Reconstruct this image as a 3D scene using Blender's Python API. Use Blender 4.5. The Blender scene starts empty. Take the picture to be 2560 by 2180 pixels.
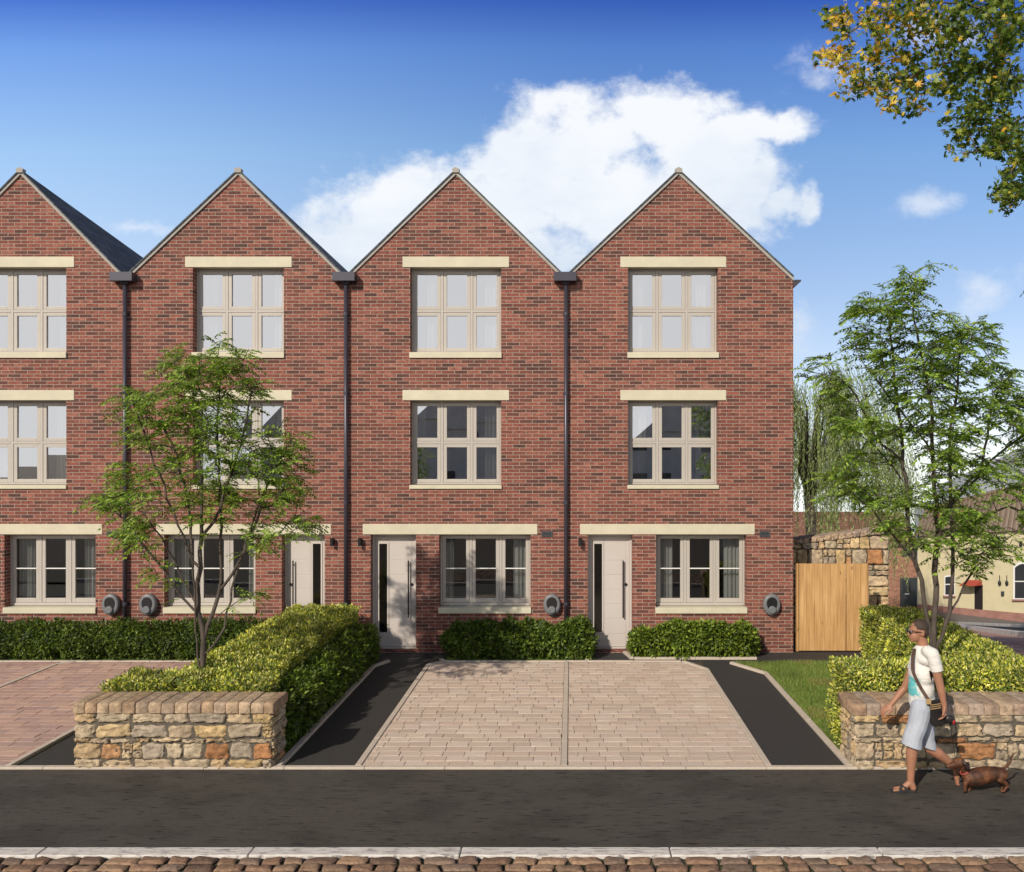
import bpy, math, random
import numpy as np
from mathutils import Vector, Matrix, noise
random.seed(7); RNG = np.random.default_rng(7)
R = math.radians
scene = bpy.context.scene
COL = scene.collection

# ---------------------------------------------------------------- camera
CAMY, CAMZ, F = -16.0, 3.566, 2176.0          # eye, focal length in photo pixels (2560 wide)
cam = bpy.data.objects.new("camera", bpy.data.cameras.new("camera"))
COL.objects.link(cam); scene.camera = cam
cam.location = (0, CAMY, CAMZ); cam.rotation_euler = (R(90), 0, 0)
cam.data.sensor_width = 36.0; cam.data.lens = 36.0 * F / 2560.0
cam.data.shift_x = -(1428 - 1280) / 2560.0; cam.data.shift_y = (1145 - 1090) / 2560.0
cam.data.clip_end = 5000.0; cam.data.clip_start = 0.1

# ---------------------------------------------------------------- light
SUN_TO = Vector((0.58, 1.0, -0.72))
sun = bpy.data.objects.new("sun", bpy.data.lights.new("sun", 'SUN'))
COL.objects.link(sun)
sun.rotation_euler = SUN_TO.to_track_quat('-Z', 'Y').to_euler()
sun.location = (-20, -30, 25)
sun.data.energy = 4.5; sun.data.angle = R(0.6); sun.data.color = (1.0, 0.90, 0.76)
scene.view_settings.view_transform = 'Standard'; scene.view_settings.look = 'None'
scene.view_settings.gamma = 1.0; scene.view_settings.exposure = 0.0
scene.view_settings.use_curve_mapping = False
scene.cycles.max_bounces = 8; scene.cycles.transparent_max_bounces = 12

# ---------------------------------------------------------------- node helper
class NT:
    def __init__(s, tree):
        s.t = tree; s.n = tree.nodes; s.l = tree.links
    def put(s, sock, v):
        if hasattr(v, 'is_output'): s.l.new(v, sock)
        elif v is not None:
            if isinstance(v, (tuple, list)) and len(v) == 3 and sock.type == 'RGBA': v = (*v, 1.0)
            sock.default_value = v
    def node(s, typ, ins=None, **props):
        n = s.n.new(typ)
        for k, v in props.items(): setattr(n, k, v)
        if ins:
            for k, v in ins.items(): s.put(n.inputs[k], v)
        return n
    def m(s, op, a, b=None, c=None, clamp=False):
        n = s.n.new('ShaderNodeMath'); n.operation = op; n.use_clamp = clamp
        s.put(n.inputs[0], a)
        if b is not None: s.put(n.inputs[1], b)
        if c is not None: s.put(n.inputs[2], c)
        return n.outputs[0]
    def mix(s, f, a, b, blend='MIX'):
        n = s.n.new('ShaderNodeMix'); n.data_type = 'RGBA'; n.blend_type = blend
        s.put(n.inputs[0], f); s.put(n.inputs[6], a); s.put(n.inputs[7], b)
        return n.outputs[2]
    def noise(s, vec, scale, detail=4, rough=0.5, out='Fac', **kw):
        n = s.node('ShaderNodeTexNoise', {'Scale': scale, 'Detail': detail, 'Roughness': rough}, **kw)
        if vec is not None: s.l.new(vec, n.inputs['Vector'])
        return n.outputs[out]
    def ramp(s, fac, stops, interp='LINEAR'):
        n = s.n.new('ShaderNodeValToRGB'); s.put(n.inputs[0], fac)
        cr = n.color_ramp; cr.interpolation = interp
        while len(cr.elements) < len(stops): cr.elements.new(0.5)
        for e, (p, c) in zip(cr.elements, stops):
            e.position = p; e.color = (*c, 1.0) if len(c) == 3 else c
        return n.outputs[0]
    def scale(s, vec, sc, loc=(0, 0, 0)):
        return s.node('ShaderNodeMapping', {'Vector': vec, 'Scale': sc, 'Location': loc}).outputs[0]
    def bump(s, h, strength=0.5, dist=0.01):
        return s.node('ShaderNodeBump', {'Height': h, 'Strength': strength, 'Distance': dist}).outputs[0]
    def pos(s): return s.n.new('ShaderNodeNewGeometry').outputs['Position']
    def smooth(s, v, a, b):
        n = s.n.new('ShaderNodeMapRange'); n.interpolation_type = 'SMOOTHSTEP'
        s.put(n.inputs[0], v); n.inputs[1].default_value = a; n.inputs[2].default_value = b
        return n.outputs[0]

# ---------------------------------------------------------------- sky
world = bpy.data.worlds.new("World"); scene.world = world; world.use_nodes = True
w = NT(world.node_tree); w.n.clear()
gen = w.node('ShaderNodeTexCoord').outputs['Generated']
sep = w.node('ShaderNodeSeparateXYZ', {0: gen})
dx, dy, dz = sep.outputs
zz = w.m('MULTIPLY_ADD', w.m('MAXIMUM', dz, 0.0), 1.15, 0.16)
vec = w.node('ShaderNodeVectorMath', {0: w.node('ShaderNodeCombineXYZ', {0: dx, 1: dy, 2: zz}).outputs[0]}, operation='NORMALIZE').outputs[0]
sky = w.node('ShaderNodeTexSky', {'Vector': vec}, sky_type='NISHITA', sun_disc=False)
sky.sun_elevation = math.atan(0.72 / math.hypot(0.58, 1.0)); sky.sun_rotation = R(210)
sky.air_density = 1.0; sky.dust_density = 0.4; sky.ozone_density = 1.6
STR = 0.10
K = 1.0 / STR
yy = w.m('MAXIMUM', dy, 0.05)
u = w.m('DIVIDE', dx, yy); v = w.m('DIVIDE', dz, yy)
# deepening of the blue with height and to the right, as the sky itself has here
tint = w.ramp(w.m('MULTIPLY', v, 1.7), [(0.0, (2.9, 2.05, 1.5)), (0.30, (2.25, 1.95, 1.78)), (0.60, (1.7, 1.95, 2.1)), (0.80, (1.0, 1.42, 2.15)), (0.93, (.24, .55, 1.65))])
skyc = w.mix(1.0, sky.outputs[0], tint, 'MULTIPLY')
side = w.smooth(u, -0.7, 0.15)
skyc = w.mix(w.m('SUBTRACT', 1.0, side), skyc, w.mix(1.0, skyc, (1.95, 1.68, 1.42), 'MULTIPLY'))
skyc = w.mix(w.smooth(v, .60, 1.3), skyc, w.mix(1.0, sky.outputs[0], (.62, .56, .50), 'MULTIPLY'))
uv = w.node('ShaderNodeCombineXYZ', {0: u, 1: v, 2: 0.0}).outputs[0]
warp = w.noise(w.scale(uv, (1, 1, 1), (3, 1, 2)), 7.0, 5, 0.6, 'Color')
uvw = w.node('ShaderNodeVectorMath', {0: uv, 1: w.node('ShaderNodeVectorMath', {0: w.node('ShaderNodeVectorMath', {0: warp, 1: (.5, .5, .5)}, operation='SUBTRACT').outputs[0], 'Scale': 0.10}, operation='SCALE').outputs[0]}, operation='ADD').outputs[0]
s2 = w.node('ShaderNodeSeparateXYZ', {0: uvw}); uu, vv = s2.outputs[0], s2.outputs[1]
def ell(px, py, rx, ry, k=1.0):
    a = w.m('DIVIDE', w.m('SUBTRACT', uu, (px - 1428) / F), rx / F)
    b = w.m('DIVIDE', w.m('SUBTRACT', vv, (1145 - py) / F), ry / F)
    return w.m('MULTIPLY', w.m('SUBTRACT', 1.0, w.m('SQRT', w.m('ADD', w.m('MULTIPLY', a, a), w.m('MULTIPLY', b, b)))), k)
E = [(1650, 300, 210, 120), (1430, 360, 260, 140), (1300, 480, 240, 160), (1560, 480, 300, 130), (1850, 470, 200, 90),
     (1880, 315, 150, 62), (1020, 550, 270, 150), (900, 590, 170, 150), (1000, 500, 120, 70), (1750, 400, 190, 130), (1960, 490, 110, 70), (1420, 640, 120, 50), (840, 650, 110, 90), (1280, 610, 260, 110), (2020, 500, 60, 75), (1700, 540, 280, 80)]
dens = None
for e in E:
    d_ = ell(*e); dens = d_ if dens is None else w.m('MAXIMUM', dens, d_)
E2 = [(2330, 480, 90, 40, .55), (2460, 700, 125, 80, 1.0), (800, 570, 70, 60, .9), (360, 590, 110, 22, .5), (2120, 165, 150, 50, .5), (2010, 820, 60, 70, .4), (820, 570, 80, 50, .6), (2300, 90, 150, 70, .6)]
thin = None
for e in E2:
    d_ = ell(*e); thin = d_ if thin is None else w.m('MAXIMUM', thin, d_)
nz = w.noise(w.scale(uv, (1, 1.25, 1)), 9.0, 9, 0.62)
nz2 = w.noise(w.scale(uv, (1, 1.6, 1), (5, 2, 0)), 5.0, 6, 0.6)
thick = w.smooth(w.m('ADD', w.m('MULTIPLY', dens, 1.0), w.m('MULTIPLY', w.m('SUBTRACT', nz, 0.5), 2.6)), -0.14, 0.50)
wisp = w.m('MULTIPLY', w.smooth(w.m('ADD', thin, w.m('MULTIPLY', w.m('SUBTRACT', nz, 0.5), 3.2)), -0.02, 0.9), 0.62)
cover = w.m('MAXIMUM', thick, wisp)
shade = w.smooth(w.m('ADD', w.m('MULTIPLY', v, 2.0), w.m('MULTIPLY', nz2, 1.3)), 0.55, 1.50)
ccol = w.mix(shade, (.52 * K, .66 * K, .84 * K), (.98 * K, 1.0 * K, 1.03 * K))
front = w.mix(w.m('MULTIPLY', cover, .94), skyc, ccol)
# broken bright cloud over the rest of the sky behind the viewer
nb = w.noise(gen, 2.2, 6, 0.55)
cb = w.m('MULTIPLY', w.smooth(w.m('ADD', nb, w.smooth(dz, .42, .18)), 0.55, 0.8), w.smooth(dz, .62, .40))
back = w.mix(w.m('MULTIPLY', cb, .9), sky.outputs[0], (1.35 * K, 1.33 * K, 1.31 * K))
final = w.mix(w.smooth(dy, 0.0, -0.25), front, back)
bg = w.node('ShaderNodeBackground', {'Color': final, 'Strength': STR})
out = w.node('ShaderNodeOutputWorld'); w.l.new(bg.outputs[0], out.inputs[0])

# ---------------------------------------------------------------- materials
def newmat(name):
    m = bpy.data.materials.new(name); m.use_nodes = True
    t = NT(m.node_tree); t.n.clear()
    o = t.node('ShaderNodeOutputMaterial')
    b = t.node('ShaderNodeBsdfPrincipled'); t.l.new(b.outputs[0], o.inputs[0])
    return m, t, b, o
def plain(name, col, rough=0.6, var=0.12, nscale=12.0, bump=0.0, bscale=60.0, metal=0.0, spec=0.5, stretch=(1, 1, 1)):
    m, t, b, o = newmat(name)
    p = t.scale(t.pos(), stretch)
    n = t.noise(p, nscale, 5, 0.6)
    lo = tuple(c * (1 - var) for c in col); hi = tuple(min(1, c * (1 + var)) for c in col)
    t.put(b.inputs['Base Color'], t.ramp(n, [(0.25, lo), (0.75, hi)]))
    b.inputs['Roughness'].default_value = rough; b.inputs['Metallic'].default_value = metal
    b.inputs['Specular IOR Level'].default_value = spec
    if bump: t.put(b.inputs['Normal'], t.bump(t.noise(p, bscale, 4, 0.6), bump, 0.01))
    return m
def vcol(name, rough=0.8, nscale=18.0, var=0.35, bump=0.6, bscale=35.0, dist=0.01, translucent=0.0, spec=0.3):
    m, t, b, o = newmat(name)
    a = t.node('ShaderNodeAttribute', attribute_name='Col').outputs['Color']
    n = t.noise(t.pos(), nscale, 6, 0.65)
    f = t.ramp(n, [(0.25, (1 - var,) * 3), (0.75, (1 + var * .6,) * 3)])
    c = t.mix(1.0, a, f, 'MULTIPLY')
    t.put(b.inputs['Base Color'], c)
    b.inputs['Roughness'].default_value = rough; b.inputs['Specular IOR Level'].default_value = spec
    if bump: t.put(b.inputs['Normal'], t.bump(t.noise(t.pos(), bscale, 6, 0.7), bump, dist))
    if translucent:
        tr = t.node('ShaderNodeBsdfTranslucent', {'Color': t.mix(1.0, c, (1.25, 1.2, .5), 'MULTIPLY')})
        mx = t.node('ShaderNodeMixShader', {0: translucent})
        t.l.new(b.outputs[0], mx.inputs[1]); t.l.new(tr.outputs[0], mx.inputs[2]); t.l.new(mx.outputs[0], o.inputs[0])
    return m
def brickmat(name, bw=0.238, bh=0.0647, mort=0.0048, stops=None, mcol=(.37, .305, .25), bump=0.7, dark=True):
    m, t, b, o = newmat(name)
    s = t.node('ShaderNodeSeparateXYZ', {0: t.pos()})
    hx = t.m('ADD', s.outputs[0], s.outputs[1])
    wob = t.noise(t.pos(), 9.0, 4, .6)
    vz = t.m('ADD', s.outputs[2], t.m('MULTIPLY', t.m('SUBTRACT', wob, .5), .006))
    vec = t.node('ShaderNodeCombineXYZ', {0: hx, 1: vz, 2: 0.0}).outputs[0]
    def br(c1, c2, mc, ms, smooth):
        n = t.node('ShaderNodeTexBrick', {'Vector': vec, 'Color1': c1, 'Color2': c2, 'Mortar': mc, 'Scale': 1.0, 'Mortar Size': ms,
            'Mortar Smooth': smooth, 'Bias': 0.0, 'Brick Width': bw, 'Row Height': bh}); n.offset = 0.5; return n
    k = br((0, 0, 0), (1, 1, 1), (0, 0, 0), mort, 0.15)
    g = t.node('ShaderNodeRGBToBW', {0: k.outputs[0]}).outputs[0]
    stops = stops or [(0.0, (.070, .036, .031)), (.16, (.11, .043, .035)), (.32, (.16, .053, .040)), (.55, (.21, .066, .048)), (.8, (.26, .086, .060)), (1.0, (.31, .12, .085))]
    bc = t.ramp(g, stops)
    if dark:   # scorched streaks inside single bricks, larger patches of darker batches
        st = t.noise(t.scale(t.pos(), (9, 9, 30)), 1.0, 6, .72)
        bc = t.mix(t.m('MULTIPLY', t.smooth(st, .46, .62), .72), bc, (.085, .042, .032))
        st2 = t.noise(t.pos(), 1.3, 3, .6)
        bc = t.mix(t.m('MULTIPLY', t.smooth(st2, .42, .66), .38), bc, (.20, .075, .055))
    fine = t.noise(t.pos(), 90.0, 4, .7)
    bc = t.mix(1.0, bc, t.ramp(fine, [(.3, (.80, .80, .80)), (.7, (1.2, 1.2, 1.2))]), 'MULTIPLY')
    mid = t.noise(t.scale(t.pos(), (14, 14, 22)), 1.0, 3, .6)
    bc = t.mix(1.0, bc, t.ramp(mid, [(.3, (.72, .70, .70)), (.7, (1.3, 1.32, 1.34))]), 'MULTIPLY')
    fm = k.outputs['Fac']
    c = t.mix(fm, bc, mcol)
    t.put(b.inputs['Base Color'], c); b.inputs['Roughness'].default_value = .85; b.inputs['Specular IOR Level'].default_value = .25
    h = t.m('SUBTRACT', t.m('MULTIPLY', t.noise(t.pos(), 45.0, 4, .6), .35), fm)
    t.put(b.inputs['Normal'], t.bump(h, bump, 0.012))
    return m

M = {}
M['brick'] = brickmat('facade_brick')
M['oldbrick'] = brickmat('old_brick', .225, .075, .01, [(0, (.16, .055, .035)), (.5, (.27, .095, .055)), (1, (.34, .14, .085))], (.34, .27, .2), .3, False)
M['lintel'] = plain('cast_stone', (.54, .50, .375), .75, .10, 3.0, .25, 90)
M['verge'] = plain('verge_stone', (.33, .31, .285), .8, .12, 8, .2)
M['frame'] = plain('greige_frame', (.42, .385, .345), .45, .03, 6)
M['door'] = plain('door_paint', (.50, .455, .42), .4, .03, 4)
M['whitebar'] = plain('glazing_bar', (.75, .73, .70), .4, .02)
M['black'] = plain('black_metal', (.012, .012, .014), .35, .1, 20)
M['rubber'] = plain('dark_rubber', (.02, .02, .022), .7, .1, 40)
M['pipe'] = plain('aubergine_metal', (.050, .047, .064), .35, .12, 5, metal=.2)
M['charger'] = plain('charger_shell', (.15, .155, .165), .4, .05, 10)
M['chargerdark'] = plain('charger_face', (.018, .018, .02), .25, .05, 10)
M['ventm'] = plain('vent_metal', (.06, .065, .075), .5, .1)
M['wallin'] = plain('room_plaster', (.42, .42, .41), .9, .04, 3)
M['curtain'] = plain('curtain_cloth', (.64, .61, .57), .9, .03, 30)
M['stonecol'] = vcol('rubble_stone', .85, 13.0, .62, 1.0, 42.0, .022)
M['mortar'] = plain('wall_mortar', (.10, .085, .065), .95, .4, 25, .8, 45)
M['paver'] = vcol('paver_stone', .85, 40.0, .16, .5, 90.0, .004)
M['cobble'] = vcol('cobble_stone', .85, 26.0, .55, 1.0, 40.0, .012)
M['leaf'] = vcol('leaf_blade', .5, 3.0, .10, 0, 1, 0, .28, .4)
M['leafthin'] = vcol('thin_leaf_blade', .45, 3.0, .10, 0, 1, 0, .42, .4)
M['bark'] = plain('grey_bark', (.075, .058, .047), .9, .45, 14, .8, 30, stretch=(1, 1, .35))
M['kerb'] = plain('edging_concrete', (.50, .425, .35), .85, .12, 25, .3, 120)
M['dirt'] = plain('soil', (.07, .05, .035), .95, .4, 10, .6, 30)
M['lawnbase'] = plain('turf', (.07, .12, .025), .95, .4, 14, .6, 60)
M['redpave'] = brickmat('red_paving', .2, .1, .006, [(0, (.30, .16, .12)), (.5, (.46, .25, .19)), (1, (.55, .33, .25))], (.38, .28, .23), .2, False)

# asphalt: fresh path and worn road
m, t, b, o = newmat('path_asphalt'); p = t.pos()
n1 = t.noise(p, 140, 3, .7); n2 = t.noise(p, 1.4, 4, .55)
c = t.ramp(n1, [(.3, (.018, .017, .016)), (.52, (.036, .034, .032)), (.72, (.12, .115, .108))])
c = t.mix(t.m('MULTIPLY', n2, .45), c, (.045, .040, .038))
t.put(b.inputs['Base Color'], c); b.inputs['Roughness'].default_value = .8; b.inputs['Specular IOR Level'].default_value = .3
t.put(b.inputs['Normal'], t.bump(n1, .5, .006)); M['path'] = m
m, t, b, o = newmat('road_asphalt'); p = t.pos()
n1 = t.noise(p, 110, 3, .7); st = t.noise(t.scale(p, (2.2, 11, 1)), 1.0, 7, .68); st2 = t.noise(t.scale(p, (5, 30, 1), (4, 4, 0)), 1.0, 5, .6); n2 = t.noise(t.scale(p, (1, 2, 1)), .7, 4, .6)
c = t.ramp(n1, [(.3, (.028, .025, .022)), (.5, (.060, .054, .047)), (.7, (.19, .175, .155))])
c = t.mix(t.m('MULTIPLY', t.smooth(n2, .40, .62), .7), c, (.075, .065, .055))
n3 = t.noise(t.scale(p, (1, 1.6, 1), (9, 3, 0)), 1.1, 5, .65)
c = t.mix(t.m('MULTIPLY', t.smooth(n3, .46, .62), .38), c, (.024, .021, .019))
c = t.mix(t.m('MULTIPLY', t.smooth(st, .54, .68), .45), c, (.024, .021, .018))
c = t.mix(t.m('MULTIPLY', t.smooth(st2, .56, .66), .85), c, (.010, .009, .009))
t.put(b.inputs['Base Color'], c); b.inputs['Roughness'].default_value = .85; b.inputs['Specular IOR Level'].default_value = .25
t.put(b.inputs['Normal'], t.bump(t.m('ADD', n1, t.m('MULTIPLY', st, -.8)), .6, .008)); M['road'] = m
# white painted stone kerb, worn
m, t, b, o = newmat('worn_white_kerb'); p = t.pos()
st = t.noise(t.scale(p, (6, 45, 1)), 1.0, 6, .7); n2 = t.noise(p, 30, 4, .7)
c = t.ramp(st, [(.40, (.22, .20, .19)), (.45, (.54, .50, .46)), (.6, (.64, .61, .57))])
c = t.mix(t.smooth(n2, .58, .72), c, (.32, .30, .29))
t.put(b.inputs['Base Color'], c); b.inputs['Roughness'].default_value = .8; t.put(b.inputs['Normal'], t.bump(n2, .4, .006)); M['whitekerb'] = m
# slate roof: rows
def rowmat(name, axis_scale, c0, c1, gap, rough=.5, rows=.2, wdt=.3):
    m, t, b, o = newmat(name)
    s = t.node('ShaderNodeSeparateXYZ', {0: t.pos()})
    vec = t.node('ShaderNodeCombineXYZ', {0: s.outputs[1], 1: t.m('MULTIPLY', s.outputs[2], axis_scale), 2: 0.0}).outputs[0]
    if axis_scale > 5: vec = t.node('ShaderNodeCombineXYZ', {0: s.outputs[0], 1: t.m('MULTIPLY', s.outputs[2], 1.3), 2: 0.0}).outputs[0]
    k = t.node('ShaderNodeTexBrick', {'Vector': vec, 'Color1': c0, 'Color2': c1, 'Mortar': gap, 'Scale': 1.0, 'Mortar Size': .008, 'Mortar Smooth': .3, 'Brick Width': wdt, 'Row Height': rows})
    n = t.noise(t.pos(), 12, 5, .6)
    t.put(b.inputs['Base Color'], t.mix(1.0, k.outputs[0], t.ramp(n, [(.3, (.8, .8, .8)), (.7, (1.2, 1.2, 1.2))]), 'MULTIPLY'))
    b.inputs['Roughness'].default_value = rough
    t.put(b.inputs['Normal'], t.bump(t.m('SUBTRACT', 0.0, k.outputs['Fac']), .8, .02))
    return m
M['slate'] = rowmat('slate_roof', 1.414, (.040, .050, .062), (.085, .098, .115), (.008, .009, .012), .75, .2, .25)
M['redtile'] = rowmat('old_tile_roof', 9, (.17, .075, .05), (.25, .13, .09), (.05, .03, .025), .8, .16, .2)
# oak boards
m, t, b, o = newmat('oak_board'); p = t.pos()
s = t.node('ShaderNodeSeparateXYZ', {0: p})
bid = t.m('FLOOR', t.m('DIVIDE', s.outputs[0], .165))
off = t.node('ShaderNodeCombineXYZ', {0: s.outputs[0], 1: t.m('MULTIPLY', bid, 3.7), 2: s.outputs[2]}).outputs[0]
g1 = t.noise(t.scale(off, (26, 1, 1.6)), 1.0, 6, .6); g2 = t.noise(t.scale(off, (4, 1, .8)), 1.0, 3, .5)
kn = t.node('ShaderNodeTexVoronoi', {'Vector': t.scale(off, (5.5, 1, 2.6)), 'Scale': 1.0}).outputs['Distance']
c = t.ramp(g1, [(.3, (.36, .20, .075)), (.5, (.50, .29, .115)), (.7, (.60, .38, .17))])
c = t.mix(t.smooth(g2, .45, .65), c, (.42, .23, .09))
c = t.mix(t.m('MULTIPLY', t.smooth(kn, .13, .04), .8), c, (.20, .09, .035))
t.put(b.inputs['Base Color'], c); b.inputs['Roughness'].default_value = .55; t.put(b.inputs['Normal'], t.bump(g1, .15, .004)); M['oak'] = m
# glass
def glassmat(name, refl, tint):
    m, t, b, o = newmat(name)
    gl = t.node('ShaderNodeBsdfGlossy', {'Color': (.96, .97, 1), 'Roughness': .0})
    tr = t.node('ShaderNodeBsdfTransparent', {'Color': tint})
    fr = t.node('ShaderNodeFresnel', {0: 1.45}).outputs[0]
    mx = t.node('ShaderNodeMixShader', {0: t.m('ADD', fr, refl, clamp=True)})
    t.l.new(tr.outputs[0], mx.inputs[1]); t.l.new(gl.outputs[0], mx.inputs[2]); t.l.new(mx.outputs[0], o.inputs[0])
    return m
M['glass'] = glassmat('window_glass', .46, (.66, .70, .70))
M['glasslow'] = glassmat('ground_floor_glass', .10, (.60, .64, .65))
M['doorglass'] = plain('smoked_glass', (.008, .007, .006), .08, .1)
# corrugated metal sheets
def corr(name, col, period, vscale=(1, 1, 0), dark=.45):
    m, t, b, o = newmat(name)
    s = t.node('ShaderNodeSeparateXYZ', {0: t.pos()})
    x = t.m('SUBTRACT', t.m('MULTIPLY', s.outputs[0], vscale[0]), t.m('MULTIPLY', s.outputs[1], vscale[1]))
    wv = t.m('ABSOLUTE', t.m('SINE', t.m('MULTIPLY', x, math.pi / period)))
    n = t.noise(t.pos(), 3, 4, .6)
    c = t.mix(t.smooth(wv, .0, .35), tuple(k * dark for k in col), col)
    c = t.mix(1.0, c, t.ramp(n, [(.3, (.85,) * 3), (.7, (1.12,) * 3)]), 'MULTIPLY')
    t.put(b.inputs['Base Color'], c); b.inputs['Roughness'].default_value = .55
    t.put(b.inputs['Normal'], t.bump(wv, .6, .05))
    return m
M['brownclad'] = corr('brown_cladding', (.18, .13, .09), .28, (.6, .8, 0), .4)
M['greyroof'] = corr('grey_roof_sheet', (.30, .32, .35), .35, (1, .3, 0), .6)
M['cream'] = plain('cream_render', (.52, .465, .30), .9, .08, 1.5, .5, 10)
M['plinth'] = plain('red_plinth', (.27, .14, .115), .9, .25, 3)
M['greydoor'] = plain('grey_door', (.035, .042, .045), .5, .1, 5)
M['darkdoor'] = plain('dark_door', (.012, .008, .008), .5, .1, 5)
M['awning'] = plain('red_awning', (.36, .045, .03), .6, .05, 5)
M['darkglass'] = plain('dark_pane', (.03, .035, .04), .1, .1, 5)
M['whitepaint'] = plain('white_paint', (.7, .7, .7), .5, .03)
M['skin'] = plain('skin', (.33, .155, .092), .55, .07, 14, .15, 80)
M['hair'] = plain('dark_hair', (.045, .026, .016), .55, .45, 45, .8, 160, stretch=(1, 1, 1))
M['shorts'] = plain('pale_shorts', (.38, .41, .47), .85, .12, 9, 1.0, 11, stretch=(1.6, 1, .7))
M['bag'] = plain('black_leather', (.012, .010, .010), .45, .2, 10)
M['strap'] = plain('brown_strap', (.075, .04, .028), .6, .2, 20)
M['gold'] = plain('tan_trim', (.40, .27, .12), .5, .2, 20)
M['redplastic'] = plain('red_plastic', (.30, .02, .02), .35, .05)
M['collar'] = plain('red_collar', (.35, .06, .05), .6, .3, 60)
# dog coat
m, t, b, o = newmat('dog_coat'); p = t.pos()
n = t.noise(p, 9, 5, .6); fur = t.noise(t.scale(p, (60, 60, 200)), 1.0, 4, .7)
c = t.ramp(n, [(.38, (.038, .013, .005)), (.55, (.095, .031, .010)), (.72, (.19, .070, .022))])
c = t.mix(1.0, c, t.ramp(fur, [(.3, (.75,) * 3), (.7, (1.25,) * 3)]), 'MULTIPLY')
t.put(b.inputs['Base Color'], c); b.inputs['Roughness'].default_value = .62; t.put(b.inputs['Normal'], t.bump(fur, .7, .006)); M['coat'] = m
M['ear'] = plain('dark_ear', (.022, .009, .006), .5, .3, 30)
# T-shirt with a turquoise print on its lower front
m, t, b, o = newmat('tshirt_cotton'); p = t.pos()
s = t.node('ShaderNodeSeparateXYZ', {0: p})
nf = t.noise(t.scale(p, (1.4, 1, 3.2)), 6.0, 5, .6)
pr = t.m('MULTIPLY', t.smooth(s.outputs[0], 3.73, 3.69), t.m('MULTIPLY', t.smooth(s.outputs[2], 1.23, 1.20), t.smooth(s.outputs[2], 1.00, 1.02)))
pr = t.m('MULTIPLY', pr, t.smooth(t.noise(p, 22, 4, .6), .36, .46))
t.put(b.inputs['Base Color'], t.mix(pr, (.66, .64, .60), (.11, .44, .46))); b.inputs['Roughness'].default_value = .9
t.put(b.inputs['Normal'], t.bump(nf, .8, .018)); M['tshirt'] = m

# ---------------------------------------------------------------- mesh builder
ORG = {}
def org(o):
    return ORG.get(o.name, Vector((0, 0, 0))) if o is not None else Vector((0, 0, 0))
def setlab(o, label=None, cat=None, group=None, kind=None):
    if label: o['label'] = label
    if cat: o['category'] = cat
    if group: o['group'] = group
    if kind: o['kind'] = kind
    return o
def thing(name, label, cat, loc, group=None):
    o = bpy.data.objects.new(name, None); COL.objects.link(o)
    o.location = loc; ORG[o.name] = Vector(loc); o.empty_display_size = .1
    return setlab(o, label, cat, group)
def link(me, name, parent, smooth=False, origin=None):
    O = org(parent) if parent is not None else Vector(origin or (0, 0, 0))
    if O.length > 0:
        me.transform(Matrix.Translation(-O))
    o = bpy.data.objects.new(name, me); COL.objects.link(o)
    if parent is not None: o.parent = parent
    else: o.location = O
    ORG[o.name] = O
    if smooth: me.polygons.foreach_set('use_smooth', [True] * len(me.polygons))
    me.update()
    return o
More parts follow.
